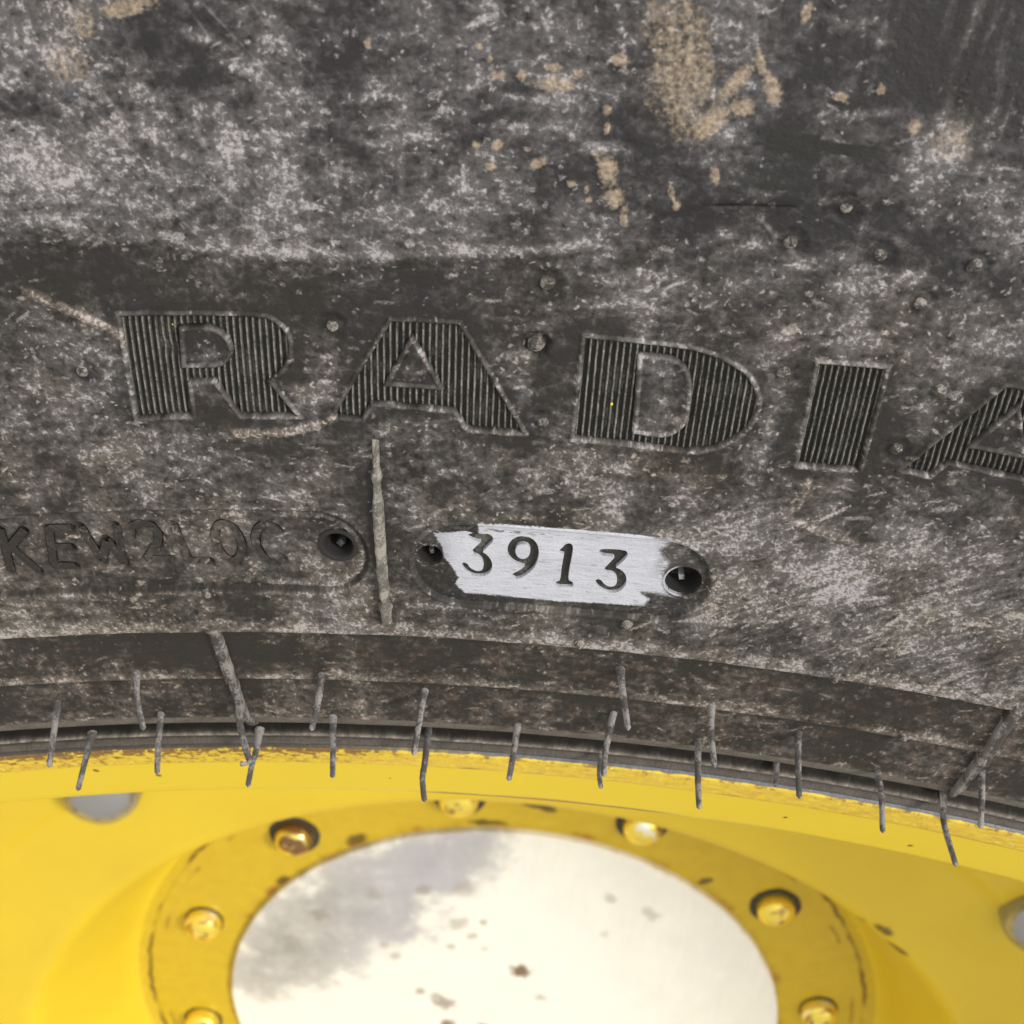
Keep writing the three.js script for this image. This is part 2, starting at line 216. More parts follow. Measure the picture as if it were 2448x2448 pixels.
function rubber(u, v) {                              // -> r, g, b, relief (0..1), roughness
  // domain warp makes the edges of the dust flecks ragged
  const wx = fbm(u * 1.1, v * 1.1, 3), wy = fbm(u * 1.1 + 71, v * 1.1 + 13, 3), fx = pn(u * 4.1, v * 4.1), fy = pn(u * 4.1 + 31, v * 4.1 + 7);
  const X = u + 0.42 * wx + 0.12 * fx, Y = v + 0.42 * wy + 0.12 * fy;
  const big = fbm(u / 24 + 3, v / 24, 3), mid = fbm(X / 7 + 11, Y / 7 + 2, 3);
  const low = sm(497, 488, v), top = sm(554, 568, v), n3 = fbm(u / 9 + 60, v / 9, 2);
  // wiping marks: mostly level, rising to the right below the letters on the right, upright in the top right corner
  const diag = sm(6, 26, u) * sm(533, 522, v) * sm(495, 501, v), up = sm(26, 36, u) * sm(578, 585, v);
  const hz = fbm(X * 0.30 + 5, Y * 0.62, 4), dg = diag > 0 ? fbm((X * 0.82 + Y * 0.57) * 0.26 + 9, (Y * 0.82 - X * 0.57) * 0.95, 4) : 0, vt = up > 0 ? fbm(u * 0.8, v * 0.1, 4) : 0;
  let f = mix(mix(hz, dg, diag), vt, up);
  const c1 = fbm(X * 0.95 + 50, Y * 1.05 + 4, 3), c2 = fbm(u * 1.9 + 150 + 0.2 * wx, v * 2.2 + 0.2 * wy, 4), grain = pn(u * 7.1, v * 7.3) + 0.8 * pn(u * 13.7 + 3, v * 13.7);
  const ti = clamp(Math.floor((u - TU0) / TU * TW), 0, TW - 1), tj = clamp(Math.floor((v - TV0) / TV * TH), 0, TH - 1), scuff = SCUFF[tj * TW + ti], wipe = WIPE[tj * TW + ti];
  const pale = patches(SMEARS, u, v, wx, c1), cleanShade = patches(CLEAN_SHADE, u, v, wx, c1), lv = ledgeV(u);
  let bias = -0.02 + 0.95 * big + 1.0 * mid + 0.85 * pale - 1.0 * cleanShade + 0.6 * wipe + 0.14 * sm(560, 575, v) * sm(15, -15, u);
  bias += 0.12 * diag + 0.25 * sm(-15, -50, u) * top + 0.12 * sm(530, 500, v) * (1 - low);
  bias -= (0.38 + 0.5 * mid) * sm(lv + 0.8, lv - 1.2, v) * sm(lv - 15, lv - 7, v) * sm(4, -15, u);             // less dusty band under the upper step
  bias -= up * (0.62 - 0.9 * vt);                                                          // wiped black corner
  bias -= 0.10 * sm(2, 14, u) * top * sm(36, 26, u);
  let lips = sm(-0.15, 0.25, v - L1) * sm(4.2, 0.6, v - L1 + 1.2 * wx) * (0.85 + 0.6 * fbm(u / 5, v / 3, 3));   // dust lies on the ledges' edges
  lips += sm(-0.15, 0.25, v - L2) * sm(3.2, 0.3, v - L2 + 1.2 * wx) * (0.75 + 0.8 * fbm(u / 6 + 9, v / 3, 3));
  lips += sm(-0.15, 0.25, v - L3) * sm(1.8, 0.1, v - L3 + 0.8 * wx) * (0.55 + 0.9 * fbm(u / 5 + 33, v / 2, 3));
  lips = clamp(lips); const onLip = v > L3 ? lips : 0;
  if (v < L3) bias -= 1.5; else if (v < L1) bias -= 0.42 + 0.55 * sm(-20, -60, u) * bell(v, 488, 4) + 0.7 * Math.max(sm(3.2, 0.2, L1 - v) * (v < L1 ? 1 : 0), sm(2.6, 0.2, L2 - v) * (v < L2 ? 1 : 0)) * (0.6 + 0.7 * fbm(u / 8 + 3, 4, 2)) - 0.5 * sm(0.1, 0.5, fbm(u / 6 + 77, v / 3, 3));  // less dust under the ledges, with their contact shade painted in
  bias += 1.25 * onLip;
  let dl = 9; if (v > 520 && v < 556) { dl = letterState(u, v)[0]; bias += 1.15 * sm(0.62, 0.2, dl + 0.1 * wx) * (0.75 + 0.9 * fbm(u / 3 + 15, v / 3, 2)) - 0.5 * sm(2.6, 0.9, dl + 0.9 * wx); }
  let seam = 0; if (v > 520 && v < 556) for (const s of SEAMS) if (u > s[0][0] - 3 && u < 48) { const d = polyDist(s, u, v, false) + 0.45 * wx; seam = Math.max(seam, sm(1.05, 0.3, d) * (0.8 + 0.6 * c2) * (s === SEAMS[2] ? 0.55 : 1)); }
  bias += seam * 1.5;
  if (v > 540) bias += 0.8 * bell(v - lv - 0.5 * wx, 0.75, 0.75) * sm(14, -5, u) * sm(-60, -42, u);
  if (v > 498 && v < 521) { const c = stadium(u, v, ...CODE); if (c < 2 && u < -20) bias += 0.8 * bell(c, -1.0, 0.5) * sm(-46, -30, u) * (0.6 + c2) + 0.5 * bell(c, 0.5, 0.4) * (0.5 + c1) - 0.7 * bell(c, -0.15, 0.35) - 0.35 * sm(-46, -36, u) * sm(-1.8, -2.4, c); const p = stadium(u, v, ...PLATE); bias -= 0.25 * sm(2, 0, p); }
  // dust film (broad), rubbed flecks (ragged, crisp) and bright crumbs
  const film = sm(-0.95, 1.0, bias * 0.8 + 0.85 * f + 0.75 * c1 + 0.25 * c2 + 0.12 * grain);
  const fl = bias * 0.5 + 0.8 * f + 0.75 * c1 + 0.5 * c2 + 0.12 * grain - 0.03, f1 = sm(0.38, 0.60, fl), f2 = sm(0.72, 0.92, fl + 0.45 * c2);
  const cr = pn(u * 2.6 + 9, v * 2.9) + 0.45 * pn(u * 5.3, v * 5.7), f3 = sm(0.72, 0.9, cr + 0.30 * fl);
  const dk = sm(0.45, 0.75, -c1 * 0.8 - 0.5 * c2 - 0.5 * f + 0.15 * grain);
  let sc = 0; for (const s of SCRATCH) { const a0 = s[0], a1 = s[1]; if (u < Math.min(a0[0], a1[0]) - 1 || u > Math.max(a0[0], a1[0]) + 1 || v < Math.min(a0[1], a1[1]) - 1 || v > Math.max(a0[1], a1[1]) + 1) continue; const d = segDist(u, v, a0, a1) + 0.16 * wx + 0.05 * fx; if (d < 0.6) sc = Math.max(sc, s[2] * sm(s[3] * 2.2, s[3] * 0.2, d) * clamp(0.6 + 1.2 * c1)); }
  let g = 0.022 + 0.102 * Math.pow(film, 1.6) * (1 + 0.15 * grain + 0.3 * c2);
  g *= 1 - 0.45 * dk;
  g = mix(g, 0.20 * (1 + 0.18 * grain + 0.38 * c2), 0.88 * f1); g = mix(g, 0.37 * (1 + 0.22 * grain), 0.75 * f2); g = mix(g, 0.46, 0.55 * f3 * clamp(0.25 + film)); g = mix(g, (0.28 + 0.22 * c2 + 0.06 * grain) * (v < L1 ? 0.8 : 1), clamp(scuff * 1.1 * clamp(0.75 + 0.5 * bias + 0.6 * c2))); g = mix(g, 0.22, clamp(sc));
  if (v < L3) { const rl = bell(v, 464.5, 0.5) * (0.8 + 0.6 * hz); g = mix(g, (0.012 + 0.28 * clamp(rl) * (0.7 + 0.5 * c1) + 0.10 * sm(467.0, 467.8, v) + 0.07 * sm(462.8, 461.8, v)) * (1 + 0.4 * hz + 0.4 * c2), 0.92); g = mix(g, 0.2, 0.5 * f2 * sm(467, 467.8, v)); } g = Math.max(g, 0.016);  // bead grooves darkened to deepen their shade; ridge and slopes dusted pale
  // tint: earthy brown low down and round the letters, faintly violet grey elsewhere
  const brown = clamp(0.46 + 0.5 * sm(470, 469, v) * sm(40, -20, u) + 0.45 * low + 0.35 * sm(540, 505, v) + 0.5 * bell(u, 20, 14) * bell(v, 530, 4) + 0.55 * n3 - 0.55 * top + 0.3 * sm(-45, -65, u) * sm(530, 505, v) - 0.55 * f2 - 0.3 * f1 * (1 - low) - 0.15 * diag);
  let r = g * mix(1.035, 1.11, brown), gg = g * mix(0.98, 0.98, brown), b = g * mix(1.0, 0.84, brown);
  const rust = sm(0.25, 0.6, fbm(u / 4 + 80, v / 2.5, 3) + 0.5 * low - 0.2) * low * (1 - f1); r += 0.009 * rust * (0.5 + film); gg += 0.002 * rust;
  const rc = bell(u, 16.5, 5) * bell(v, 530.3, 1.4) * sm(0.25, 0.5, c2 + 0.3 * c1); r = mix(r, 0.30, 0.6 * rc); gg = mix(gg, 0.19, 0.6 * rc); b = mix(b, 0.12, 0.6 * rc);
  const tan = Math.max(seam * 0.7, bell(u, -52, 4) * sm(564, 580, v) * 0.55 * sm(-0.3, 0.4, f + mid)); r *= 1 + 0.12 * tan; b *= 1 - 0.14 * tan;
  let mud = 0;
  if (v > 563) { // smears and the dried splashes
    const ds = 1.08 * Math.max(sm(1.5, 0.9, Math.abs(v - 576.0 - 0.3 * wx) * (u > 27 ? 1.7 : 1)) * sm(20.6, 21.4, u + 0.5 * wy) * sm(34.5, 33, u + 0.5 * wy), 0.75 * sm(1.5, 0.6, Math.hypot((u - 23) / 4, (v - 571.6) / 1.5) + 0.4 * wx)) * 0.92;
    r = mix(r, 0.021, ds); gg = mix(gg, 0.021, ds); b = mix(b, 0.02, ds);
    mud = mudAt(u, v); const mg = 1 + 0.16 * grain + 0.28 * c2 + 0.2 * c1;
    const ma = mud * clamp(0.62 + 0.45 * c2 + 0.3 * c1); r = mix(r, 0.33 * mg, ma); gg = mix(gg, 0.262 * mg, ma); b = mix(b, 0.19 * mg, ma);
    if (u > 13 && u < 27) { const cut = 1 - 0.8 * bell(v, 567.8 + (u - 16) * 0.09, 0.16) * sm(15, 17.5, u) * sm(28, 24, u); r *= cut; gg *= cut; b *= cut; }
  }
  let pin = 0;
  if (v > 494) for (const [pu, pv] of STUBS) { const dx = u - pu, dy = v - pv; if (dx * dx + dy * dy < 16) { const d = Math.hypot(dx, dy) + 0.6 * wx; pin = Math.max(pin, sm(2.8, 1.2, d)); } }
  r *= 1 - 0.22 * pin; gg *= 1 - 0.22 * pin; b *= 1 - 0.24 * pin;
  if (v > 500 && v < 520 && u < -25) { let d = 9; for (const s of CODE_LINES) d = Math.min(d, polyDist(s, u, v, false)); const k = clamp(0.95 * sm(1.15, 0.5, d) * (0.55 + 0.5 * sm(-75, -80, u) + 0.2 * sm(-57, -64, u) + 1.1 * wx + 0.6 * c1)); r = mix(r, 0.03, k); gg = mix(gg, 0.027, k); b = mix(b, 0.023, k); }
  const o = rubberOut; o[0] = r; o[1] = gg; o[2] = b;
  o[3] = clamp(0.42 + 0.10 * f + 0.10 * c1 + 0.07 * c2 + 0.10 * f1 + 0.06 * f2 + 0.06 * f3 + 0.06 * grain - 0.06 * dk + 0.2 * mud);
  o[4] = clamp(0.60 + 0.38 * Math.max(film, f1)); return o;
}
const reliefData = new Uint8Array(TW * TH * 4);
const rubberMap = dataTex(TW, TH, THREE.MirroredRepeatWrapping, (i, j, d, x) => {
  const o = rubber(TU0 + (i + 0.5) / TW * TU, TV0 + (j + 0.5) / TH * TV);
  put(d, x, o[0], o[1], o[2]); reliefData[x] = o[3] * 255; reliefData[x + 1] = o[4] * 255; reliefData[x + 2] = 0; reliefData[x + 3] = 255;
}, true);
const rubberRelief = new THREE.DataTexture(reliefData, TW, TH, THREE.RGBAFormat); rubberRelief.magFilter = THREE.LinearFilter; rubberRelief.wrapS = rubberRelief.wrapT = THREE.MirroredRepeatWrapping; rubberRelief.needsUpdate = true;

// small repeating dust for the raised pieces, 24 mm a side
function dustTile(dark, light, cover, tint) {
  const N = 512, col = dataTex(N, N, THREE.MirroredRepeatWrapping, (i, j, d, x) => {
    const u = i / N * 24, v = j / N * 24, w = fbm(u * 2.4, v * 2.4, 2);
    const q = 0.75 * fbm(u * 1.9 + 0.25 * w, v * 1.9, 4) + 1.0 * fbm(u * 0.3 + 9, v * 0.3, 2), g2 = pn(u * 6, v * 6) + 0.6 * pn(u * 13, v * 13);
    const k = sm(-0.25, 0.4, q + cover + 0.25 * g2); const g = mix(dark, light, k) * (1 + 0.16 * g2) + 0.08 * light * sm(0.4, 0.7, g2);
    put(d, x, g * tint[0], g * tint[1], g * tint[2]);
  }, true);
  return col;
}
const bumpTile = dataTex(384, 384, THREE.MirroredRepeatWrapping, (i, j, d, x) => { const u = i / 16, v = j / 16; const h = clamp(0.5 + 0.22 * fbm(u * 1.1, v * 1.1, 3) + 0.16 * pn(u * 5, v * 5) + 0.08 * pn(u * 11, v * 11)); d[x] = d[x + 1] = d[x + 2] = h * 255; d[x + 3] = 255; }, false);

// ------------------------------------------------------------------ materials
const M = {};
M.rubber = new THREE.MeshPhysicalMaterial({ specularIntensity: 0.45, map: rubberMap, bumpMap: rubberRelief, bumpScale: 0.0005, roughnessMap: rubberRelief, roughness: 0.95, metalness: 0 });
const dusty = (map, bump = 0.0004, rough = 0.92) => new THREE.MeshPhysicalMaterial({ specularIntensity: 0.5, map, bumpMap: bumpTile, bumpScale: bump, roughness: rough });
M.border = dusty(dustTile(0.05, 0.20, 0.0, [1.06, 0.98, 0.90]), 0.00014);
M.face = dusty(dustTile(0.034, 0.10, -0.25, [1.05, 1, 0.88]), 0.0003, 0.75);
M.counter = dusty(dustTile(0.05, 0.13, -0.25, [1.03, 0.99, 0.93]), 0.0003, 0.85);
M.strip = dusty(dustTile(0.10, 0.25, 0.05, [1.05, 0.98, 0.87]));
M.hair = dusty(dustTile(0.085, 0.26, 0.04, [1.05, 0.98, 0.94]), 0.0004);
M.stub = dusty(dustTile(0.055, 0.24, 0.0, [1.07, 0.98, 0.88]), 0.0003);
M.rib = new THREE.MeshStandardMaterial({ vertexColors: true, roughness: 0.8, bumpMap: bumpTile, bumpScale: 0.0002 });
M.deep = new THREE.MeshStandardMaterial({ color: new THREE.Color(0.014, 0.0135, 0.0125), roughness: 0.85 });
M.pin = dusty(dustTile(0.16, 0.42, 0.1, [1, 0.99, 0.93]), 0.0005, 0.7);
M.fleck = new THREE.MeshStandardMaterial({ color: new THREE.Color(0.75, 0.52, 0.03), roughness: 0.5 });

// ------------------------------------------------------------------ helpers
function part(name, geo, mat, parent, label) { const m = new THREE.Mesh(geo, mat); m.name = name; m.castShadow = m.receiveShadow = true; if (label) m.userData.label = label; parent.add(m); return m; }
function grid(rows, cols, closed, at, uvAt, colAt) {  // rows x cols of points; closed wraps the rows
  const p = new Float32Array(rows * cols * 3), t = new Float32Array(rows * cols * 2), c = colAt ? new Float32Array(rows * cols * 3) : null, v = new THREE.Vector3(), R = closed ? rows : rows - 1, idx = new Uint32Array(R * (cols - 1) * 6);
  for (let i = 0, k = 0; i < rows; i++) for (let j = 0; j < cols; j++, k++) {
    at(i, j, v); p[k * 3] = v.x; p[k * 3 + 1] = v.y; p[k * 3 + 2] = v.z; const q = uvAt(i, j); t[k * 2] = q[0]; t[k * 2 + 1] = q[1];
    if (c) { const w = colAt(i, j); c[k * 3] = w[0]; c[k * 3 + 1] = w[1]; c[k * 3 + 2] = w[2]; }
  }
  for (let i = 0, k = 0; i < R; i++) for (let j = 0; j < cols - 1; j++, k += 6) { const a = i * cols + j, b = ((i + 1) % rows) * cols + j; idx[k] = a; idx[k + 1] = b; idx[k + 2] = a + 1; idx[k + 3] = b; idx[k + 4] = b + 1; idx[k + 5] = a + 1; }
  const g = new THREE.BufferGeometry(); g.setAttribute('position', new THREE.BufferAttribute(p, 3)); g.setAttribute('uv', new THREE.BufferAttribute(t, 2)); if (c) g.setAttribute('color', new THREE.BufferAttribute(c, 3));
  g.setIndex(new THREE.BufferAttribute(idx, 1)); g.computeVertexNormals(); return g;
}
const tileUV = (u, v) => [u / 24, v / 24], skinUV = (u, v) => [(u - TU0) / TU, (v - TV0) / TV];
// a band that follows a closed outline; section = [offset outwards, height] mm
function band(poly, section, step, uvf, wobble = 0.06) {
  const n = poly.length, P = [], N = [];
  for (let i = 0; i < n; i++) {
    const a = poly[(i + n - 1) % n], b = poly[i], c = poly[(i + 1) % n];
    const d1 = [b[0] - a[0], b[1] - a[1]], d2 = [c[0] - b[0], c[1] - b[1]], l1 = Math.hypot(...d1), l2 = Math.hypot(...d2);
    const n1 = [d1[1] / l1, -d1[0] / l1], n2 = [d2[1] / l2, -d2[0] / l2], s = [n1[0] + n2[0], n1[1] + n2[1]], q = Math.max(0.35, (s[0] * n1[0] + s[1] * n1[1]));
    P.push(b); N.push([s[0] / q, s[1] / q]);
    const k = Math.max(1, Math.round(l2 / step));
    for (let e = 1; e < k; e++) { P.push([mix(b[0], c[0], e / k), mix(b[1], c[1], e / k)]); N.push(n2); }
  }
  const S = section.length, uvs = (i, j) => uvf(P[i % P.length][0] + N[i % P.length][0] * section[j][0], P[i % P.length][1] + N[i % P.length][1] * section[j][0]);
  return grid(P.length, S, true, (i, j, v) => {
    const p = P[i], qx = p[0] + N[i][0] * section[j][0], qy = p[1] + N[i][1] * section[j][0], w = wobble * fbm(qx * 0.7, qy * 0.7, 3), o = section[j][0] + w;
    surf(p[0] + N[i][0] * o, p[1] + N[i][1] * o, section[j][1] + 1.3 * w * (section[j][1] > -0.3 ? 1 : 0), v);
  }, uvs);
}
// a strip along an open line; section as above, scale(t) for width and height
function strip(line, section, step, uvf, scale, wobble = 0.1) {
  const P = [], N = [], T = []; let len = 0, tot = 0; for (let i = 1; i < line.length; i++) tot += Math.hypot(line[i][0] - line[i - 1][0], line[i][1] - line[i - 1][1]);
  for (let i = 0; i < line.length - 1; i++) {
    const a = line[i], b = line[i + 1], l = Math.hypot(b[0] - a[0], b[1] - a[1]), k = Math.max(1, Math.round(l / step)), nn = [(b[1] - a[1]) / l, -(b[0] - a[0]) / l];
    for (let e = 0; e < k + (i === line.length - 2 ? 1 : 0); e++) { P.push([mix(a[0], b[0], e / k), mix(a[1], b[1], e / k)]); N.push(nn); T.push((len + l * e / k) / tot); }
    len += l;
  }
  return grid(P.length, section.length, false, (i, j, v) => {
    const [w, hh] = scale(T[i]), p = P[i], e = wobble * fbm(p[0] * 0.9 + j * 0.3, p[1] * 0.9 + j * 0.3, 3), o = section[j][0] * w + e;
    surf(p[0] + N[i][0] * o, p[1] + N[i][1] * o, section[j][1] * hh + e, v);
  }, (i, j) => uvf(P[i][0] + section[j][0], P[i][1] + section[j][1]));
}
function tube(points, radius, sides = 9, seg = 22, lump = 0.12, id = 0) { // points in metres, radius(t) in mm
  const c = new THREE.CatmullRomCurve3(points, false, 'catmullrom', 0.5), fr = c.computeFrenetFrames(seg), L = c.getLength() * 1000, q = new THREE.Vector3();
  return grid(seg + 1, sides + 1, false, (i, j, v) => {
    const t = i / seg, a = (j % sides) / sides * Math.PI * 2, r = radius(t) * (1 + lump * fbm(t * 9 + id * 3.3, Math.cos(a) * 1.2 + Math.sin(a) * 0.7 + id, 2)) / 1000;
    c.getPoint(t, q); v.copy(q).addScaledVector(fr.normals[i], Math.cos(a) * r).addScaledVector(fr.binormals[i], Math.sin(a) * r);
  }, (i, j) => [(j / sides * 4 + id * 1.7) / 24, (i / seg * L + id * 5.1) / 24]);
}
function flat(shape, h, edge, uvf, mapAt) {          // a flat shape laid on the skin at height h
  let g = new THREE.ShapeGeometry(shape, 10).toNonIndexed(); g = new TessellateModifier(edge, 6).modify(g); return drape(g, h, uvf);
}
function drape(g, h, uvf) {                          // x, y, z (mm) of a geometry become u, v, height
  const p = g.attributes.position, uv = new Float32Array(p.count * 2), v = new THREE.Vector3();
  for (let i = 0; i < p.count; i++) { const u = p.getX(i), w = p.getY(i), z = p.getZ(i) + h; const t = uvf(u, w); uv[2 * i] = t[0]; uv[2 * i + 1] = t[1]; surf(u, w, z, v); p.setXYZ(i, v.x, v.y, v.z); }
  g.setAttribute('uv', new THREE.BufferAttribute(uv, 2)); g.deleteAttribute('normal'); g = toCreasedNormals(g, 0.6); return g;
}
function grow(p, d) { const n = p.length, s = area(p) > 0 ? d : -d; return p.map((b, i) => { const a = p[(i + n - 1) % n], c = p[(i + 1) % n], dx = c[0] - a[0], dy = c[1] - a[1], l = Math.hypot(dx, dy) || 1; return [b[0] + s * dy / l, b[1] - s * dx / l]; }); }
const toShape = (p) => new THREE.Shape(p.map(([x, y]) => new THREE.Vector2(x, y)));
const toPath = (p) => new THREE.Path(p.map(([x, y]) => new THREE.Vector2(x, y)));
const circle = (cu, cv, r, n = 28) => ring(cu, cv, r, r, 0, Math.PI * 2 * (1 - 1 / n), n - 1);
function smoothLoop(p, it = 2) { for (let k = 0; k < it; k++) { const q = [], n = p.length; for (let i = 0; i < n; i++) { const a = p[i], b = p[(i + 1) % n]; q.push([mix(a[0], b[0], 0.25), mix(a[1], b[1], 0.25)], [mix(a[0], b[0], 0.75), mix(a[1], b[1], 0.75)]); } p = q; } return p; }
function lathe(prof, seg, uvf, th0 = -Math.PI, th1 = Math.PI) { // prof [[r, z] mm], round the wheel's axis
  return grid(seg + 1, prof.length, false, (i, j, v) => { const th = mix(th0, th1, i / seg), r = prof[j][0] / 1000; v.set(r * Math.sin(th), CY + r * Math.cos(th), prof[j][1] / 1000); }, (i, j) => uvf(mix(th0, th1, i / seg), prof[j][0], prof[j][1], j));
}
function flip(g) { const i = g.index.array; for (let k = 0; k < i.length; k += 3) { const t = i[k]; i[k] = i[k + 1]; i[k + 1] = t; } g.computeVertexNormals(); return g; }

// ------------------------------------------------------------------ ground under the wheel
{
  const g = new THREE.PlaneGeometry(60, 60); g.rotateX(-Math.PI / 2);
  const t = dataTex(256, 256, THREE.RepeatWrapping, (i, j, d, x) => { const k = 0.46 + 0.05 * fbm(i / 20, j / 20, 4) + 0.03 * pn(i / 1.7, j / 1.7); put(d, x, k, k * 0.97, k * 0.91); }, true); t.repeat.set(30, 30);
  const m = new THREE.Mesh(g, new THREE.MeshStandardMaterial({ map: t, roughness: 0.95 })); m.name = 'ground'; m.receiveShadow = true;
  m.userData = { kind: 'structure', label: 'plain grey concrete ground under the wheel', category: 'ground' }; scene.add(m);
}

// ================================================================== TYRE
const tyre = new THREE.Group(); tyre.name = 'tractor_tyre'; scene.add(tyre);
tyre.userData = { label: 'dusty black tractor tyre with moulded RADIAL lettering on a yellow wheel', category: 'tyre' };
{ // the sidewall in view: a fine relief
  const U0 = -128, U1 = 128, NU = 900, us = [], vs = [];
  for (let i = 0; i <= NU; i++) us.push(mix(U0, U1, i / NU));
  for (let v = 459.6; v < 494.5; v += 0.16) vs.push(v);
  for (let v = 494.5; v < 566; v += 0.26) vs.push(v);
  for (let v = 566; v <= 612; v += 0.34) vs.push(v);
  const fine = grid(us.length, vs.length, false, (i, j, v) => surf(us[i], vs[j], height(us[i], vs[j]), v), (i, j) => skinUV(us[i], vs[j]));
  const last = vs[vs.length - 1], zl = profZ(last);
  const coarse = []; for (let v = 459.6; v < 494; v += 1.2) coarse.push([v, profZ(v)]); for (let v = 494; v < last; v += 6) coarse.push([v, profZ(v)]); coarse.push([last, zl]);
  const shoulder = [[last, zl], [640, -3], [690, -18], [735, -42], [770, -70], [792, -100], [800, -140], [800, -330], [792, -390], [740, -450], [640, -486], [560, -490], [470, -478]];
  const a = U1 / 530, uvf = (th, r, z, j) => [(th * 530 - TU0) / TU, (r - TV0 + (z < -60 ? -z : 0)) / TV];
  const rest = lathe(coarse, 300, uvf, a, Math.PI * 2 - a), tread = lathe(shoulder, 360, uvf);
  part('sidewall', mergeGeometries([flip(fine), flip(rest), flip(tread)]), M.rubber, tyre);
}
{ // raised letters: a rounded border, a sunk face, and fine upright ribs on it
  const section = [[-0.42, -0.95], [-0.37, -0.35], [-0.31, 0.02], [-0.19, 0.24], [-0.02, 0.33], [0.15, 0.28], [0.31, 0.1], [0.48, -0.1], [0.8, -0.3]];
  const lead = ['first ribbed letter R with a rounded counter', 'second ribbed letter A with a triangular counter', 'third ribbed letter D with an oblong counter', 'narrow ribbed letter I', 'last ribbed letter A cut by the edge of the view'];
  LETTERS.forEach((l, n) => {
    const geos = [band(l.out, section, 0.22, skinUV)];
    if (l.inn) geos.push(band(l.inn.slice().reverse(), section, 0.22, skinUV));
    const letter = part('letter', mergeGeometries(geos), M.rubber, tyre, 'raised ' + lead[n]);
    const s = toShape(l.out); if (l.inn) s.holes.push(toPath(l.inn.slice().reverse()));
    part('letter_face', flat(s, -0.85, 3, tileUV), M.face, letter);
    if (l.inn) part('letter_counter', flat(toShape(l.inn), 0.0, 2.5, skinUV), M.rubber, letter);
    const sh = (p) => p.map(([u, v]) => [u / (1 - 0.0018 * (v - 542)), v]), polys = [sh(l.out)]; if (l.inn) polys.push(sh(l.inn));
    const su = polys[0].map((p) => p[0]), lo = Math.min(...su), hi = Math.max(...su), count = Math.round((hi - lo) / 0.84), pitch = (hi - lo) / count;
    for (let k = 0; k < count; k++) {
      const x = lo + (k + 0.55) * pitch, cut = [];
      for (const p of polys) for (let i = 0; i < p.length; i++) { const a = p[i], b = p[(i + 1) % p.length]; if ((a[0] > x) !== (b[0] > x)) cut.push(mix(a[1], b[1], (x - a[0]) / (b[0] - a[0]))); }
      cut.sort((a, b) => a - b);
      for (let c = 0; c + 1 < cut.length; c += 2) {
        const v0 = cut[c] + 0.5, v1 = cut[c + 1] - 0.5; if (v1 - v0 < 0.7) continue;
        const m = Math.max(3, Math.round((v1 - v0) / 0.25)), id = n * 40 + k, sec = [[-0.25, -0.9], [-0.16, -0.45], [-0.07, -0.2], [0.07, -0.2], [0.16, -0.45], [0.25, -0.9]];
        const worn = n === 0 && x > -50.5 && x < -47.4;
        const g = grid(m + 1, 6, false, (i, j, v) => {
          const t = i / m, w = mix(v0, v1, t), k1 = 1 - 0.0018 * (w - 542), e = 0.05 * fbm(id * 1.7, w * 0.8, 2), dip = worn ? 0.45 * bell(w, 545.4 - (x + 49) * 0.5, 0.9) : 0;
          surf(x * k1 + sec[j][0] * (1 + 2 * e) + e, w, sec[j][1] + (sec[j][1] > -0.6 ? 1.6 * e - dip - 0.25 * (Math.exp(-t * m * 0.9) + Math.exp(-(1 - t) * m * 0.9)) : 0), v);
        }, (i, j) => tileUV(x + sec[j][0] + id, mix(v0, v1, i / m)), (i, j) => {
          const w = mix(v0, v1, i / m), d = j === 2 || j === 3 ? clamp(0.075 + 0.15 * (0.35 + fbm(id * 2.3, w * 0.5, 3)) + 0.16 * pn(w * 3.1, id * 1.1 + j * 0.4), 0.035, 0.40) : j === 0 || j === 5 ? 0.03 : 0.045;
          return [d * 1.03, d * 0.99, d * 0.89];
        });
        part('rib', flip(g), M.rib, letter);
      }
    }
  });
  // two flecks of stray paint caught in the lettering
  for (const [u, v, r] of [[8.4, 539.5, 0.2], [-48.2, 548.9, 0.09]]) { const g = new THREE.IcosahedronGeometry(r / 1000, 2); const q = surf(u, v, -0.15); g.scale(0.9, 1.25, 0.6); g.translate(q.x, q.y, q.z); part('paint_fleck', g, M.fleck, tyre, 'yellow fleck of stray paint caught between ribs'); }
}
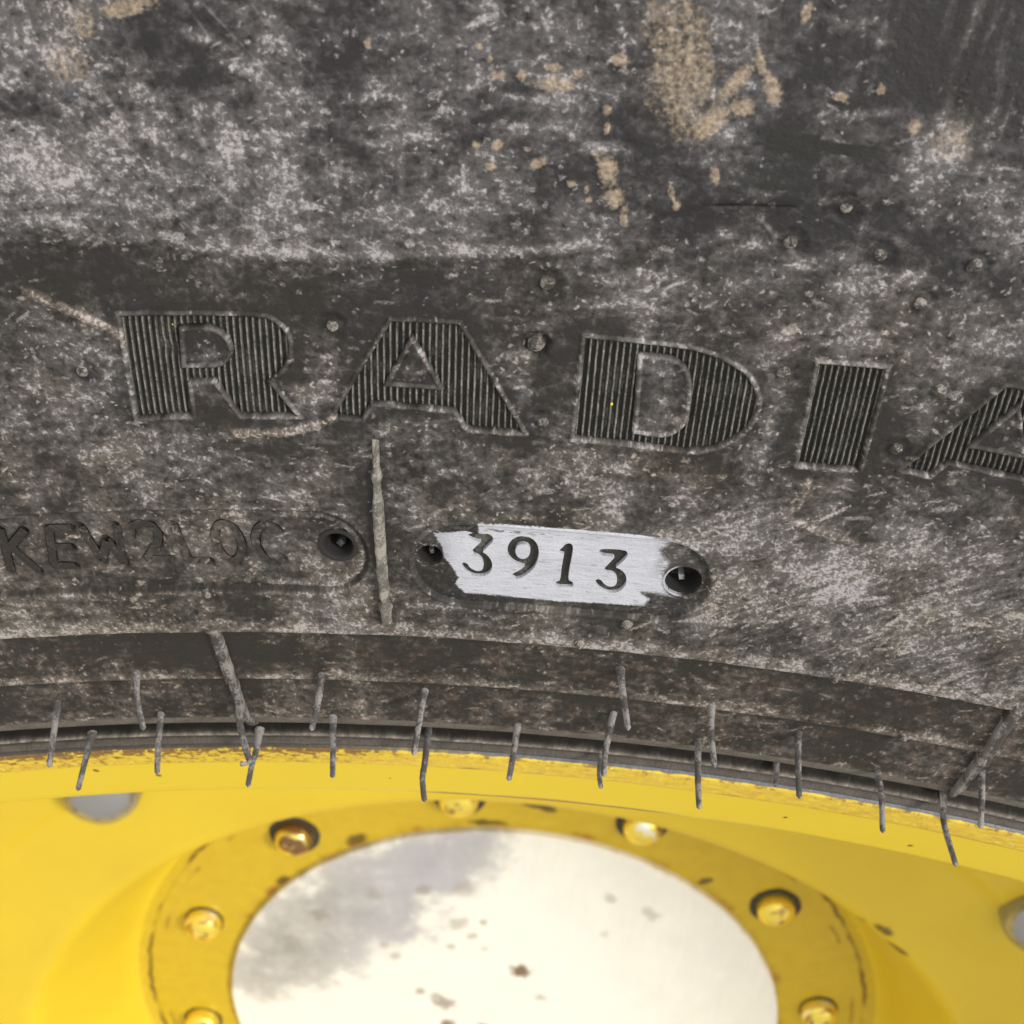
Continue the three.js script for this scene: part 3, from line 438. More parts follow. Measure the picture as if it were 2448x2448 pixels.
{ // white-painted date plate, sunk in the sidewall
  const NINE_C = smoothLoop([[-2.18, 513.93], [-1.32, 513.62], [-0.86, 512.61], [-1.15, 511.31], [-1.96, 510.76], [-2.91, 511.15], [-3.32, 512.31], [-3.01, 513.46]]);
  const DIGITS = [
    ['3', [[-9.24, 515.29], [-8.34, 514.97], [-7.46, 515.2], [-6.81, 514.61], [-6.92, 513.94], [-7.67, 512.9], [-8.56, 511.67], [-7.65, 511.07], [-6.97, 509.95], [-6.87, 508.59], [-7.33, 507.51], [-8.39, 506.9], [-9.72, 506.87], [-10.78, 507.58], [-11.36, 508.74], [-11.25, 509.26], [-10.78, 509.13], [-10.38, 508.3], [-9.46, 507.69], [-8.39, 507.67], [-7.87, 508.5], [-8.02, 509.86], [-8.69, 510.82], [-9.73, 511.24], [-9.68, 511.91], [-8.96, 512.8], [-8.2, 513.84], [-9.23, 513.92], [-10.25, 514.33], [-10.56, 514.8]]],
    ['9', [[-2.19, 515.17], [-0.96, 514.96], [-0.06, 513.9], [0.22, 512.28], [0.06, 510.58], [-0.39, 509.18], [-1.37, 507.88], [-2.79, 506.77], [-3.47, 507.16], [-3.35, 507.62], [-2.2, 508.49], [-1.32, 509.53], [-2.25, 509.68], [-3.45, 510.25], [-4.22, 511.36], [-4.32, 512.85], [-3.86, 514.21], [-3.0, 515.0]]],
    ['1', [[4.44, 514.35], [5.06, 514.52], [5.33, 513.79], [5.28, 511.96], [5.1, 509.57], [5.12, 507.15], [5.85, 506.96], [6.09, 506.38], [5.8, 506.03], [3.68, 505.87], [3.38, 506.26], [3.74, 506.76], [4.25, 507.06], [4.24, 509.48], [4.38, 511.87], [4.41, 512.54], [3.68, 512.63], [3.52, 513.04], [3.99, 513.49]]],
    ['3', [[9.61, 513.71], [10.22, 514.01], [13.27, 514.15], [13.72, 513.61], [13.56, 512.92], [12.71, 511.48], [12.04, 510.65], [13.27, 510.19], [14.07, 509.09], [14.26, 507.72], [13.77, 506.42], [12.8, 505.66], [11.47, 505.6], [10.31, 506.35], [9.67, 507.33], [9.86, 507.94], [10.36, 507.76], [10.91, 506.95], [11.9, 506.47], [12.92, 506.85], [13.17, 507.93], [12.76, 509.09], [11.9, 509.68], [10.86, 509.62], [10.79, 510.23], [11.54, 511.5], [12.27, 512.93], [10.08, 513.0], [9.58, 513.28]]]];
  const PAINT = [[-15.87, 515.08], [-13.57, 515.23], [-11.02, 515.73], [-8.98, 515.24], [-9.0, 518.0], [4.81, 518.15], [19.83, 518.2], [20.04, 516.39], [18.77, 514.92], [20.65, 512.86], [20.04, 510.4], [20.38, 508.37], [21.49, 506.59], [22.98, 505.73], [20.8, 505.95], [17.01, 506.21], [18.79, 505.13], [17.98, 503.38], [3.38, 502.67], [-11.07, 503.13], [-12.68, 504.98], [-12.13, 506.26], [-13.16, 508.61], [-14.18, 510.24], [-14.53, 512.22]];
  const HOLES = [[-16.4, 510.5, 1.95], [23.1, 509.4, 2.87]];
  const PU0 = -22, PU = 52, PV0 = 499, PV = 21, PW = 1040, PH = 420, rel = new Uint8Array(PW * PH * 4);
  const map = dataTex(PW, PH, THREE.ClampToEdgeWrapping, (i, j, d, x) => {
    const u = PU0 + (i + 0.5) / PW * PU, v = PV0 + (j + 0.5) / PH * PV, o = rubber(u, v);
    const streak = fbm(u / 3.2, v * 2.6, 3), rag = fbm(u * 2.2, v * 3.5, 3), g = pn(u * 9, v * 9);
    let s = polyDist(PAINT, u, v) * (inside(PAINT, u, v) ? 1 : -1) + 0.20 * rag + 0.16 * streak;
    let k = sm(-0.10, mix(0.22, 0.9, sm(15, 20, u)), s);
    k *= 1 - 0.75 * sm(17.2, 20.5, u) * sm(0.1, -0.35, streak + 0.4 * rag + 0.25 * (u - 20)) * sm(508.5, 512, v);              // brush running dry
    k *= 1 - 0.8 * bell(v, 516.1 - 0.012 * (u + 8), 0.28) * sm(0.05, 0.3, fbm(u * 0.8 + 4, v * 5, 3) + 0.30 - 0.035 * (u + 8)) * sm(-8.6, -7.4, u);
    k *= 1 - 0.35 * sm(0.25, 0.6, fbm(u / 2.5 + 60, v * 3, 3)); k *= 0.93 + 0.07 * sm(-0.5, 0.1, fbm(u / 5, v * 1.5 + 33, 3));
    const ringd = Math.hypot(u - 23.1, v - 509.4) - 2.95; if (u < 23.6) k = Math.max(k, sm(0.34, 0.08, Math.abs(ringd - 0.05) + 0.3 * Math.abs(rag)) * sm(23.2, 21.6, u + 0.25 * (v - 509)) * 0.95);
    const rl = Math.hypot(u + 16.4, v - 510.5) - 2.05, cr = Math.hypot(u + 16.6, v - 514.2);                                    // flaking crust by the left-hand hole
    k = Math.max(k, 0.8 * sm(0.3, 0.1, Math.abs(rl - 0.2) + 0.5 * Math.abs(rag)) * sm(0.0, 0.3, rag + streak) * (v > 510 || u < -17.2 ? 1 : 0), 0.85 * sm(0.35, 0.12, Math.abs(cr - 1.9) + 0.5 * Math.abs(rag)) * (u < -14.2 ? 1 : 0) * sm(-0.2, 0.1, streak + rag));
    const fl = 0.9 - 0.42 * sm(0.1, -0.6, stadium(u, v, ...PLATE)), w = 0.47 + 0.06 * streak + 0.03 * g + 0.04 * rag + 0.04 * fbm(u / 6, v / 4, 2) - 0.12 * sm(-12, -15, u) - 0.10 * bell(v, 511, 1.2) * sm(0, 0.3, streak);  // recess floor rubber darkened: its shade is put into the colour
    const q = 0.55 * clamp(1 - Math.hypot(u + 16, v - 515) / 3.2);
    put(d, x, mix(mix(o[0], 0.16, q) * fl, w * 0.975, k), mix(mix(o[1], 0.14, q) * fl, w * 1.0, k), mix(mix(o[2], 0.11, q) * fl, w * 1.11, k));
    rel[x] = clamp(0.4 + 0.2 * k + 0.12 * streak * k + 0.08 * g + 0.1 * rag) * 255; rel[x + 1] = mix(0.85, 0.72, k) * 255; rel[x + 3] = 255;
  }, true);
  const relief = new THREE.DataTexture(rel, PW, PH, THREE.RGBAFormat); relief.magFilter = THREE.LinearFilter; relief.needsUpdate = true;
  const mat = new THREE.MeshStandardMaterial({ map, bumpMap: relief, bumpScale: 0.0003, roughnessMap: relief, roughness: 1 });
  const puv = (u, v) => [(u - PU0) / PU, (v - PV0) / PV];
  const [u0, u1, vc, r] = PLATE, outline = (rr) => [...ring(u1, vc, rr, rr, -Math.PI / 2, Math.PI / 2, 24), ...ring(u0, vc, rr, rr, Math.PI / 2, Math.PI * 1.5, 24)];
  const shape = toShape(outline(r - 0.02)), dig = DIGITS.map(([c, p]) => [c, grow(smoothLoop(p, 1), 0.17)]);
  for (const [, p] of dig) shape.holes.push(toPath(area(p) > 0 ? p.slice().reverse() : p));
  for (const h of HOLES) shape.holes.push(toPath(circle(...h).reverse()));
  const opt = { depth: 0.75, bevelEnabled: true, bevelThickness: 0.14, bevelSize: 0.1, bevelOffset: -0.1, bevelSegments: 2, curveSegments: 8 };
  const slab = (s) => { let g = new THREE.ExtrudeGeometry(s, opt); g.deleteAttribute('uv'); if (g.index) g = g.toNonIndexed(); g = new TessellateModifier(4, 5).modify(g); return drape(g, -1.66, puv); };
  const rim = band(outline(r), [[-0.3, -0.9], [-0.08, -0.72], [0.02, -0.2], [0.12, 0.02], [0.35, 0.12], [0.7, 0.06], [1.0, -0.25]], 0.3, puv, 0.05);
  const strip3 = (g) => { g = g.index ? g.toNonIndexed() : g; for (const a of Object.keys(g.attributes)) if (!['position', 'normal', 'uv'].includes(a)) g.deleteAttribute(a); return g; };
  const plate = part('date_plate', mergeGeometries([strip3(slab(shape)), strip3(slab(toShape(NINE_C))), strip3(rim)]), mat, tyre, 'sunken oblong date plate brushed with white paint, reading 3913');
  for (const [c, p] of dig) part('digit', flat(toShape(p), -1.5, 3, tileUV), M.face, plate, 'dark stamped digit ' + c);
  for (const [hu, hv, hr] of HOLES) {
    const wall = band(circle(hu, hv, hr).slice(), [[0.06, -0.95], [-0.02, -1.5], [-0.1, -3], [-0.25, -5.4], [-hr * 0.55, -5.6]], 0.4, tileUV, 0.03), floor = flat(toShape(circle(hu, hv, hr)), -5.5, 2, tileUV);
    part('pin_hole', mergeGeometries([strip3(wall), strip3(floor)]), M.deep, plate);
    const s = hr * 0.15, pv = hv - 1.25, pin = new THREE.ExtrudeGeometry(toShape([[hu - s, pv + s * 0.8], [hu + s * 0.7, pv + s * 1.1], [hu + s, pv - s * 0.8], [hu - s * 0.5, pv - s * 1.1]].reverse()), { depth: 2.4, bevelEnabled: true, bevelSize: 0.12, bevelThickness: 0.2, bevelSegments: 2 });
    part('pin', drape(pin, -5.6, tileUV), M.pin, plate);
  }
}
{ // worn code plate on the left: stamped characters, a hole with a pin
  const s = [[-0.66, -0.02], [0, -0.02], [0.66, -0.02]];
  const plate = new THREE.Group(); plate.name = 'code_plate'; plate.userData.label = 'worn sunken code plate stamped KEW2L0C, filled with dust'; tyre.add(plate);
  for (const [c, lines] of CODE_CHARS) part('character', mergeGeometries(lines.map((l) => strip(l.map(([u, v]) => [u, v]), s, 0.4, skinUV, () => [1, 1], 0.02)).map((g) => { const p = g.attributes.position; return g; })).translate(0, 0, -0.00128), M.rubber, plate, 'faint stamped character ' + c);
  const [hu, hv, hr] = [-30.6, 511.9, 2.37];
  part('pin_hole', mergeGeometries([band(circle(hu, hv, hr), [[0.75, -0.62], [0.35, -0.5], [0.05, -0.55], [-0.08, -1.2], [-0.15, -3.4], [-0.4, -5.2]], 0.4, tileUV, 0.05), flip(strip([[hu, hv - 2.4], [hu, hv + 2.4]], [[-2.4, -5], [2.4, -5]], 1, tileUV, () => [1, 1], 0))]), M.deep, plate);
  part('pin', drape(new THREE.ExtrudeGeometry(toShape([[hu - 0.55, hv - 0.9], [hu, hv - 1.6], [hu + 0.6, hv - 0.9], [hu + 0.05, hv - 0.15]]), { depth: 2.6, bevelEnabled: true, bevelSize: 0.15, bevelThickness: 0.25, bevelSegments: 2 }), -5, tileUV), M.counter, plate);
}
{ // moulded bars across the wall
  const bar = [[-1, -0.2], [-0.98, 0.25], [-0.75, 0.55], [-0.2, 0.75], [0.3, 0.95], [0.7, 0.9], [0.92, 0.5], [1, -0.2]];
  const nub = (t, c, w, k) => k * bell(t, c, w);
  part('moulded_bar', flip(strip([[-23.25, 531.7], [-23.45, 526], [-23.75, 517], [-23.95, 508], [-24.0, 496.2]], bar, 0.3, tileUV, (t) => [0.5 + 0.38 * sm(0.2, 0.34, t) + nub(t, 0.17, 0.03, 0.35) + nub(t, 0.885, 0.018, 0.35) - nub(t, 0.85, 0.02, 0.25) - nub(t, 0.12, 0.012, 0.1), sm(0, 0.02, t) * sm(1, 0.985, t) * (0.95 + nub(t, 0.17, 0.03, 0.3))], 0.12)), M.strip, tyre, 'upright moulded bar left of the white date plate');
  const low = [[-1, -0.3], [-0.97, 0.35], [-0.86, 0.54], [-0.4, 0.58], [0.4, 0.58], [0.86, 0.54], [0.97, 0.35], [1, -0.3]];
  const lift = (v) => 0.2;
  part('moulded_bar', flip(strip([[-54.75, 494.0], [-54.6, 488], [-54.5, 484], [-54.9, 477], [-54.7, 472], [-54.4, 469.3], [-53.8, 466.8]], low, 0.35, tileUV, (t) => [1.12 - 0.35 * t + nub(t, 0.36, 0.03, 0.1), (1.3 + 0.6 * bell(t, 0.5, 0.3)) * sm(-0.01, 0.05, t)], 0.08)), M.border, tyre, 'flat moulded bar crossing the ledges on the left');
  part('moulded_bar', flip(strip([[84.6, 495.2], [85, 487], [86, 478], [85.9, 472], [85.9, 466], [85.9, 463.6]], low, 0.35, tileUV, (t) => [1.25 - 0.55 * t, (1.6 + 0.9 * bell(t, 0.6, 0.3)) * sm(-0.01, 0.05, t)], 0.08)), M.border, tyre, 'flat moulded bar crossing the ledges on the right');
}
{ // vent stubs: nipped-off nubs in shallow dimples
  STUBS.forEach(([u, v, r], i) => {
    const n = 12, m = 6, c = surf(u, v, v < 500 ? 0.15 : 0), tall = i === 6 ? 0.25 : i === 11 || i === 20 ? 0.3 : 0.58, rr = r * 0.8, ax = rnd() * 6;
    const g = grid(n + 1, m + 1, false, (a, b, q) => {
      const t = (a % n) / n * Math.PI * 2, f = b / m, rad = rr * Math.cos(Math.min(1, Math.max(0, (f - 0.35) / 0.65)) * Math.PI / 2) * (1 + 0.22 * fbm(Math.cos(t) + i * 3, Math.sin(t) + f, 2)) + (b === 0 ? 0.25 : 0);
      surf(u + rad * Math.cos(t), v + rad * Math.sin(t), (v < 500 ? 0.1 : -0.3) + tall * 1.6 * f + 0.35 * (f > 0.5 ? pn(Math.cos(t) * 1.5 + i, Math.sin(t) * 1.5) + 0.3 * Math.cos(t - ax) : 0), q);
    }, (a, b) => tileUV(u + a * 0.5 + i * 3, v + b * 0.4));
    part('vent_stub', g, i === 10 ? M.stub : i % 4 === 3 || i === 6 ? M.border : M.stub, tyre);
  });
}
{ // rubber vent hairs, one row along each ledge and one at the bead; bends in mm along the tyre, outwards and off the wall
  const HAIRS = [[-91.2, 475.2, 2.5, -3.2, 12.0], [-72.4, 482.6, 1.5, -1.4, 4.5, 3.9, -3.4, 10.0], [-88.7, 465.0, 0.5, -0.9, 4.4, 1.1, -2.0, 10.8], [-71.6, 471.2, 1.1, -1.2, 5.2, 2.5, -2.7, 11.6],
    [-55.1, 475.2, 1.6, -1.2, 4.7, 3.9, -2.7, 10.0, 4.5, -3.1, 11.1, 4.2, -3.0, 12.0, 3.2, -2.7, 12.2], [-53.4, 465.0, 0.4, -0.6, 3.8, 0.3, -0.8, 6.0, 0.6, -1.5, 11.0], [-37.5, 482.3, 0.5, -0.8, 5.8, 0.5, -1.5, 11.6], [-37.3, 470.5, 1.1, -1.0, 5.7, 2.1, -2.0, 12.2],
    [-19.0, 478.0, -0.0, -0.6, 4.9, -0.1, -1.5, 12.7], [-19.0, 465.5, 0.2, -0.6, 4.9, 0.2, -1.0, 8.5, 1.1, -1.7, 13.2], [-1.1, 470.8, -0.3, -0.6, 5.0, -0.8, -1.4, 11.5], [16.1, 488.3, 0.5, -0.5, 4.7, 1.3, -1.3, 12.2],
    [16.8, 476.0, -0.9, -0.6, 4.3, -1.4, -1.1, 7.7, -1.6, -1.7, 12.4], [16.0, 463.6, -0.2, -0.4, 3.4, 0.1, -0.8, 6.4], [33.9, 481.6, -0.4, -0.7, 5.2, -0.2, -1.5, 12.4], [34.0, 470.9, -0.4, -0.9, 6.3, -0.5, -1.7, 13.3],
    [51.7, 477.0, -0.6, -0.7, 3.4, -1.3, -2.0, 12.5], [51.2, 466.7, -0.6, -0.5, 1.9, -1.1, -0.8, 3.2], [69.5, 470.6, -0.1, -0.6, 4.8, -0.9, -1.9, 12.1], [88.4, 475.1, -0.8, -1.0, 3.6, -2.1, -2.6, 9.9], [86.1, 464.4, -0.4, -0.8, 4.0, -0.1, -1.5, 12.2]];
  HAIRS.forEach((h, i) => {
    const th = h[0] / 530, ca = Math.cos(th), sa = Math.sin(th), base = surf(h[0], h[1], 0), zb = base.z, pts = [];
    const root = new THREE.Vector3(base.x, base.y, zb - 0.0006); pts.push(root);
    const z0 = 0.2 * (h[1] - 460) / 1000;                     // height of the unstepped wall, from which the bends are measured
    for (let k = 2; k < h.length; k += 3) { const [t, r, n] = [h[k] / 1000, h[k + 1] / 1000, h[k + 2] / 1000]; pts.push(new THREE.Vector3(base.x + t * ca + r * sa, base.y - t * sa + r * ca, z0 + n)); }
    const first = pts[1], long = first.distanceTo(root) * 1000;
    const thin = i === 17 || i === 13 ? 0.5 : 0.58, g = tube(pts, (t) => thin * (1.02 - 0.22 * t) * (t > 0.955 ? Math.sqrt(Math.max(0, 1 - ((t - 0.955) / 0.045) ** 2)) * 0.98 + 0.02 : 1) + (0.1 + 0.3 * (i % 3) / 2) * Math.exp(-t * 12), 10, i === 4 ? 40 : 26, 0.1, i);
    part('vent_hair', g, M.hair, tyre, i === 4 ? 'long vent hair with a hooked tip' : i === 20 ? 'long vent hair bent to the right' : i === 17 ? 'short broken vent hair' : undefined);
  });
}

// ================================================================== WHEEL
const wheel = new THREE.Group(); wheel.name = 'tractor_wheel'; scene.add(wheel);
wheel.userData = { label: 'yellow steel tractor wheel with bolted hub inside the dusty tyre', category: 'wheel' };
const YEL = [0.74, 0.55, 0.026];
{ // rim: bare grey edge, scuffed outer strip, smooth flange, then the barrel
  const LW = 2048, LH = 288, V0 = 431, VS = 31;
  const map = dataTex(LW, LH, THREE.MirroredRepeatWrapping, (i, j, d, x) => {
    const u = -122 + (i + 0.5) / LW * 244, v = V0 + (j + 0.5) / LH * VS;
    const n1 = fbm(u / 3, v / 1.6, 4), n2 = fbm(u * 0.9 + 20, v * 1.3, 3), n3 = fbm(u / 14 + 5, v / 8, 3);
    let c = [YEL[0], YEL[1], YEL[2]]; const blend = (a, k) => { k = clamp(k); c = [mix(c[0], a[0], k), mix(c[1], a[1], k), mix(c[2], a[2], k)]; };
    const edge = 452.1 + 0.35 * fbm(u / 7, 3, 2), strip = sm(edge - 0.1, edge + 0.25, v);
    blend([0.62, 0.38, 0.05], strip * (0.42 + 0.9 * n1)); blend([0.80, 0.62, 0.11], strip * sm(0.1, 0.4, n2 - 0.4 * n1) * 0.7);
    const left = sm(-15, -45, u);
    blend([0.20, 0.10, 0.02], strip * sm(0.0, 0.35, n1 * 0.9 + n2 * 0.7 + (v - mix(460.2, 457.0, left)) * 0.16) * (0.7 + 0.3 * left)); blend([0.84, 0.64, 0.09], strip * sm(0.35, 0.6, fbm(u / 2.2 + 61, v / 2.2 + 7, 3)));
    blend([0.16, 0.085, 0.02], strip * sm(0.1, 0.45, n2 + 0.5 * n1 - 0.15 + 0.25 * left) * 0.6 * (0.25 + left * 0.75));
    blend([0.36, 0.25, 0.10], strip * sm(0.28, 0.5, n2 - n1 * 0.3) * 0.45);
    const rusty = sm(-26, -12, u) * (0.55 + 0.6 * fbm(u / 9 + 40, 1, 3));
    blend([0.27, 0.10, 0.02], sm(1.0 + 0.6 * n3, 0.2, Math.abs(v - edge + 0.4 * n1)) * rusty);
    blend([0.10, 0.05, 0.02], sm(0.8, 0.2, Math.abs(v - edge)) * (0.2 + rusty * 0.85));
    for (const [a, b, w] of [[-11, 453, 2.6], [2.5, 452.5, 3.2], [26, 452.2, 2.6], [46, 452.6, 4.4]]) blend([0.30, 0.15, 0.05], sm(1, 0.55, Math.hypot((u - a) / w, (v - b) / 0.75) + 0.45 * n2) * 0.85);
    const e2 = 433.8 + 0.2 * n1, dirty = sm(-28, -18, u) * sm(44, 30, u) + 0.25 * sm(40, 60, u);
    blend([0.12, 0.07, 0.02], sm(1.7 + 0.9 * n3, 0.7, v - e2) * dirty); blend([0.35, 0.12, 0.03], sm(2.6, 0.9, v - e2 + 0.8 * n2) * bell(u, 6, 9) * 0.8);
    for (const [a, b, r] of [[-97, 449, 0.55], [-84.5, 444.5, 0.55], [62, 443.5, 0.4], [94, 440.5, 0.5], [71, 452.4, 0.4], [-30, 443, 0.25]]) blend([0.10, 0.055, 0.01], sm(1.2, 0.7, Math.hypot((u - a) / r / 1.3, (v - b) / r / 1.5) + 0.25 * n2));
    blend([0.115, 0.12, 0.13], sm(460.0, 460.3, v + 0.25 * n1 * (u > 10 ? 1 : 1.5)) * sm(-60, 0, u + 20 * n3)); blend([0.045, 0.038, 0.03], sm(459.9, 460.4, v) * sm(0, -60, u + 20 * n3));
    put(d, x, c[0], c[1], c[2]);
  }, true);
  const bump = dataTex(1024, 128, THREE.MirroredRepeatWrapping, (i, j, d, x) => { const u = i / 1024 * 244, v = V0 + j / 128 * VS, k = sm(452, 452.4, v); d[x] = d[x + 1] = d[x + 2] = clamp(0.5 + k * (0.25 * fbm(u / 2.5, v / 1.4, 4) + 0.1 * pn(u * 2, v * 2)) + 0.02 * pn(u / 2, v / 2)) * 255; d[x + 3] = 255; }, false);
  const mat = new THREE.MeshPhysicalMaterial({ map, bumpMap: bump, bumpScale: 0.0007, roughness: 0.5, clearcoat: 0.15, clearcoatRoughness: 0.35 });
  const prof = [[461.6, -7], [461.5, -3], [461.1, -1.7], [460.3, -1.0], [459.5, -0.9], [452.9, -4.6], [452.4, -5.0], [452.1, -5.7], [451.6, -5.9], [444, -10.1], [437, -14.0], [434.6, -15.5], [433.2, -16.6], [432.6, -17.8], [432.9, -20], [434, -30], [433, -80], [431, -150], [430, -160]];
  part('rim', flip(lathe(prof, 900, (th, r) => [(th * 530 + 122) / 244, (r - V0) / VS])), mat, wheel, 'yellow rim flange with scuffed, rust-flecked outer strip');
}
{ // dished disc: outer slope, flat ring, rounded lip, inner cone, bolt flange
  const S = 0.46, N = 1024, spots = [[162.8, 181.3, 5, 2.4, -0.6], [172.5, 166.6, 6, 2.6, -0.6], [153, 184.5, 2.4, 1.4, 0], [8.8, 170.5, 7, 1.7, -0.1], [15, 169, 4.5, 2.6, -0.2], [-80, 136, 6, 4, 0.7], [-120, 100, 4, 2.5, 0.8], [-15, 156, 9, 2, 0.05], [97, 125, 4, 2.5, 0.5], [20, 215, 3, 1.5, 0]];
  const map = dataTex(N, N, THREE.ClampToEdgeWrapping, (i, j, d, x) => {
    const px = ((i + 0.5) / N * 2 - 1) * S * 1000, py = ((j + 0.5) / N * 2 - 1) * S * 1000, r = Math.hypot(px, py), th = Math.atan2(px, py);
    const n = fbm(px / 40, py / 40, 4), n2 = fbm(px / 7, py / 7, 3); let c = [YEL[0] * (0.92 + 0.05 * n), YEL[1] * (0.905 + 0.06 * n), YEL[2]];  // disc paint darker than the rim, with recess shade in the colour
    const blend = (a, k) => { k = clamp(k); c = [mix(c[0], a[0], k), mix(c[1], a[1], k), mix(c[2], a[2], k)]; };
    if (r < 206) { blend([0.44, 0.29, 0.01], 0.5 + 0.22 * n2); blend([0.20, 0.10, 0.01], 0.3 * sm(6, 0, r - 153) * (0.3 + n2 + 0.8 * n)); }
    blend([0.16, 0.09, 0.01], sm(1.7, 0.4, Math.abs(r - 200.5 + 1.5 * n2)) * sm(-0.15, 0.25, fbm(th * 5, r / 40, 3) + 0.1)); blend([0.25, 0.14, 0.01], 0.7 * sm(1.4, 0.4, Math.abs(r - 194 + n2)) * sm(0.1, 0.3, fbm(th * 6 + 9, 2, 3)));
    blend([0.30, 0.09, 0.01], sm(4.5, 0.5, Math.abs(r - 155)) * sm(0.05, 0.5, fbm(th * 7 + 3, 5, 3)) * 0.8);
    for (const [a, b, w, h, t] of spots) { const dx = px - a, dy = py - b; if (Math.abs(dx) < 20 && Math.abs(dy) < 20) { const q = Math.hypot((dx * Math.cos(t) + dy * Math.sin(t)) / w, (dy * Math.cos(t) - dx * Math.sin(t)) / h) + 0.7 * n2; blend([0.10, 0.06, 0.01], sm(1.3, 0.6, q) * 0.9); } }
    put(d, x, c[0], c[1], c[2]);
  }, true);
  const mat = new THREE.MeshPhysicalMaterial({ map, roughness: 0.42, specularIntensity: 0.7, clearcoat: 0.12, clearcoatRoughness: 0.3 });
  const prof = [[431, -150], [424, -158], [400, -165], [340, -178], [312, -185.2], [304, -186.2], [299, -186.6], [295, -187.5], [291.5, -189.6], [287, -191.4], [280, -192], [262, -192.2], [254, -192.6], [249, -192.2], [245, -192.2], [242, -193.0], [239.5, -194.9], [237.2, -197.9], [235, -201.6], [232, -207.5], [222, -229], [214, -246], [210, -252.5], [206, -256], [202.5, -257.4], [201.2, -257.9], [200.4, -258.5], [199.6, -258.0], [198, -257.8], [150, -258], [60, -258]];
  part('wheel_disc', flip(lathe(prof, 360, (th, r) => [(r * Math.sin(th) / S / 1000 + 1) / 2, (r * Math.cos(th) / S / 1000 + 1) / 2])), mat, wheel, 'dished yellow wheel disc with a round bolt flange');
}
{ // plain hub cover, whitish, bare grey metal toward the upper left
  const N = 768, S = 0.16, GREY = [[-150, 55], [-133, 82], [-112, 106], [-92, 126], [-68, 140], [-43, 152], [-5, 160], [-7, 140], [-20, 112], [-38, 97], [-43, 70], [-70, 60], [-94, 26], [-133, 0], [-158, 10]];
  const SP = [[8.7, 46.2, 6, 1], [-32.3, 11.3, 6.5, 0.8], [-38, 17, 4, 0.6], [-46, 20, 3.5, 0.7], [-13.7, 84.7, 2.6, 0.6], [-24.3, 108.5, 7, 0.35], [50.7, 111.3, 4.2, 0.45], [74, 100, 4.5, 0.4], [70, 105, 3.5, 0.35], [-18.8, 71.9, 3.5, 0.5], [-27, 82, 6, 0.5], [50.6, 82.6, 3, 0.3], [21, 24, 3.4, 0.5], [-29.5, -8, 5, 0.9], [-10.4, -7.3, 4, 0.7], [-60, 50, 4, 0.5], [-66, 58.8, 3.5, 0.5], [-44.9, 106, 4.5, 0.5], [-100, 79, 6, 0.6], [-70, 100, 5, 0.35], [-115, 55, 6, 0.4], [-12, 62, 2.5, 0.45], [-30, 62, 3, 0.5]];
  const map = dataTex(N, N, THREE.ClampToEdgeWrapping, (i, j, d, x) => {
    const px = ((i + 0.5) / N * 2 - 1) * 160, py = ((j + 0.5) / N * 2 - 1) * 160, n = fbm(px / 18, py / 18, 4), n2 = fbm(px / 5, py / 5, 3);
    const s = polyDist(GREY, px, py) * (inside(GREY, px, py) ? 1 : -1) + 24 * n + 5 * n2, k = sm(-12, 14, s);
    let c = [0.85 + 0.05 * n + 0.03 * fbm(px / 3, py / 22, 3), 0.845 + 0.05 * n + 0.03 * fbm(px / 3, py / 22, 3), 0.785 + 0.04 * n]; const blend = (a, q) => { q = clamp(q); c = [mix(c[0], a[0], q), mix(c[1], a[1], q), mix(c[2], a[2], q)]; };
    const n3 = fbm(px / 30 + 9, py / 9, 4), gv = 0.36 + 0.20 * n + 0.08 * n2 + 0.14 * n3; blend([gv, gv * 0.985, gv * 0.97], k * (0.86 + 0.3 * n3)); blend([0.85, 0.85, 0.83], 0.6 * k * sm(0.3, 0.8, 0.5 * n2 + 0.9 * n - 0.1)); blend([0.42, 0.42, 0.50], k * bell(px, -45, 42) * 0.6);
    for (const [a, b, r, q] of SP) blend(q > 0.8 ? [0.20, 0.13, 0.08] : [0.27, 0.23, 0.19], sm(1.25, 0.4, Math.hypot(px - a, py - b) / r + 0.6 * n2) * q);
    blend([0.5, 0.36, 0.14], 0.4 * sm(151.5, 153.6, Math.hypot(px, py) + 1.5 * n2) * sm(-0.1, 0.4, n));
    put(d, x, c[0], c[1], c[2]);
  }, true);
  const prof = [[153.6, -258.2], [153.6, -255.2], [153.0, -254.5], [152, -254.2], [90, -253.8], [0.5, -253.6]];
  part('hub_cover', flip(lathe(prof, 240, (th, r) => [(r * Math.sin(th) / S / 1000 + 1) / 2, (r * Math.cos(th) / S / 1000 + 1) / 2])), new THREE.MeshPhysicalMaterial({ map, roughness: 0.38, metalness: 0, clearcoat: 0.2, clearcoatRoughness: 0.25 }), wheel, 'round whitish hub cover, bare and grey at the upper left');
}
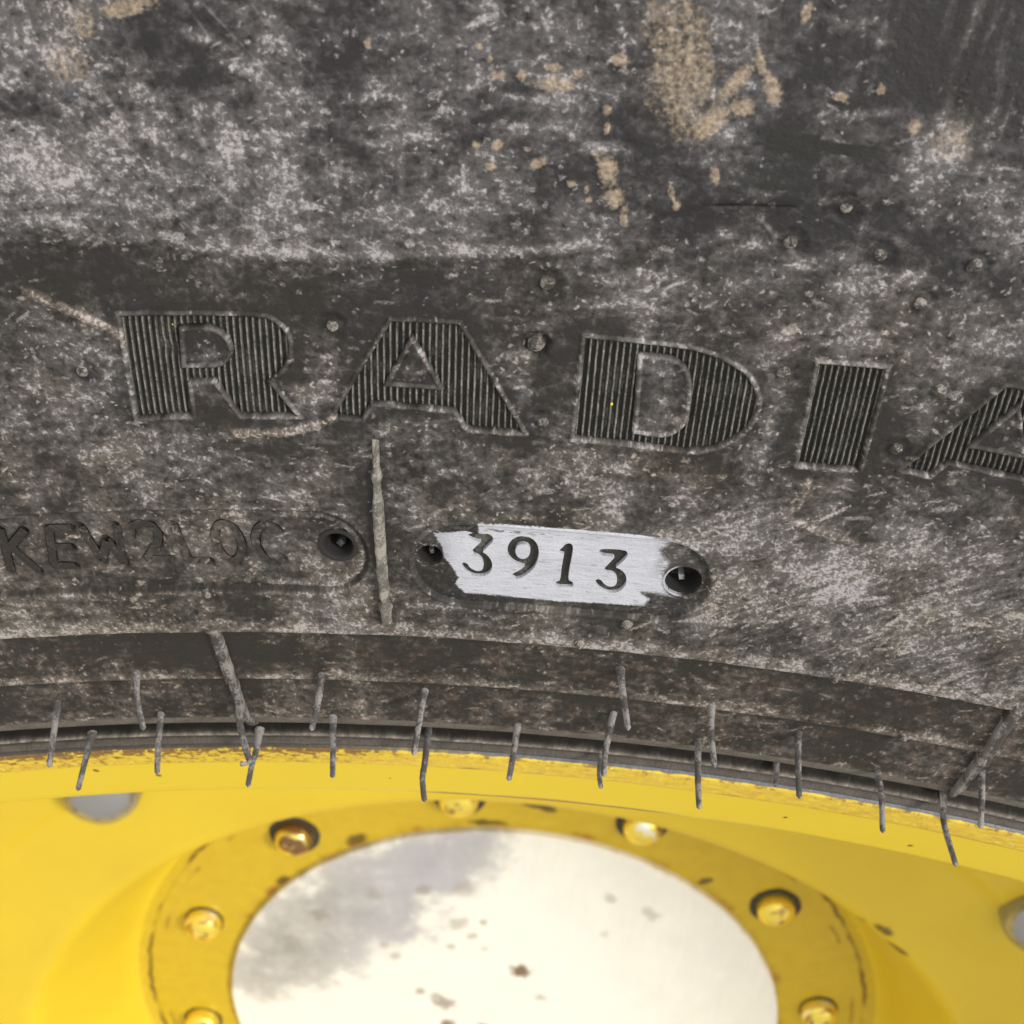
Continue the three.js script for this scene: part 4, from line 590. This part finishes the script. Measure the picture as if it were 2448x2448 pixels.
{ // twelve domed bolts on the flange, each in a dark ring; four big grey ones on the disc
  const zinc = (k) => new THREE.MeshStandardMaterial({ metalness: 0.75, roughness: 0.28, map: dataTex(64, 64, THREE.MirroredRepeatWrapping, (i, j, d, x) => { const n = fbm(i / 26 + k * 7, j / 26, 2), n2 = fbm(i / 20 + 30, j / 20 + k * 5, 2); let c = [0.98, 0.79, 0.13]; const b = (a, q) => { q = clamp(q); c = [mix(c[0], a[0], q), mix(c[1], a[1], q), mix(c[2], a[2], q)]; }; b([0.96, 0.92, 0.80], sm(0.2, 0.5, n)); b(k === 4 ? [0.26, 0.14, 0.07] : [0.40, 0.22, 0.09], sm(k === 4 ? -0.45 : 0.22, k === 4 ? 0.2 : 0.5, n2)); put(d, x, c[0], c[1], c[2]); }, true) });
  const mats = [0, 1, 2, 3, 4].map(zinc), ringMat = new THREE.MeshStandardMaterial({ color: new THREE.Color(0.045, 0.038, 0.025), roughness: 0.7 });
  const dome = []; for (let k = 0; k <= 10; k++) { const a = k / 10 * Math.PI / 2; dome.push(new THREE.Vector2(0.0096 * Math.cos(a) + 1e-5, 0.0044 + 0.0056 * Math.sin(a))); } dome.unshift(new THREE.Vector2(0.0096, -0.002));
  const domeG = new THREE.LatheGeometry(dome, 40); domeG.rotateX(Math.PI / 2);
  const ringG = (seedK) => { const p = []; for (let k = 0; k < 48; k++) { const a = k / 48 * Math.PI * 2, r = 0.0130 * (1 + 0.07 * fbm(Math.cos(a) * 1.6 + seedK, Math.sin(a) * 1.6, 3)); p.push([r * Math.cos(a), r * Math.sin(a)]); } const s = toShape(p); s.holes.push(toPath(circle(0, 0, 0.009).reverse())); return new THREE.ExtrudeGeometry(s, { depth: 0.0007, bevelEnabled: false }); };
  const which = { 0: 1, 1: 0, 2: 4, 3: 3, 4: 2, 5: 1, 6: 0 };
  for (let k = 0; k < 12; k++) {
    const a = THREE.MathUtils.degToRad(-99.4 + 30 * k), b = new THREE.Group(); b.name = 'flange_bolt'; wheel.add(b);
    b.position.set(0.1757 * Math.sin(a), CY + 0.1757 * Math.cos(a), -0.2582);
    part('bolt_head', domeG, mats[which[k] ?? k % 5], b); const thin = k === 1 || k === 6 || k === 0;
    const r = part('dirt_ring', ringG(k * 3.7), ringMat, b); if (thin) r.scale.set(0.86, 0.8, 1);
    b.rotation.z = k * 1.3;
  }
  const steel = new THREE.MeshStandardMaterial({ metalness: 0.7, roughness: 0.2, color: new THREE.Color(0.36, 0.365, 0.365) });
  const big = [[0.0142, -0.003], [0.0142, 0.002], [0.0136, 0.0034], [0.0118, 0.0052], [0.0085, 0.0066], [0.0045, 0.0073], [0.00001, 0.0075]].map(([r, z]) => new THREE.Vector2(r, z));
  const bigG = new THREE.LatheGeometry(big, 44); bigG.rotateX(Math.PI / 2);
  for (let k = 0; k < 4; k++) { const a = THREE.MathUtils.degToRad([-36.0, 47.3, 143, 233][k]), rb = [0.2935, 0.3035, 0.29, 0.29][k], g = part('disc_bolt', bigG, steel, wheel, k < 2 ? 'large domed grey bolt' : undefined); g.scale.set(1.2, 1.2, 1.9); g.position.set(rb * Math.sin(a), CY + rb * Math.cos(a), -0.1905 + (rb - 0.29) * 0.2); }
}

renderer.render(scene, camera);
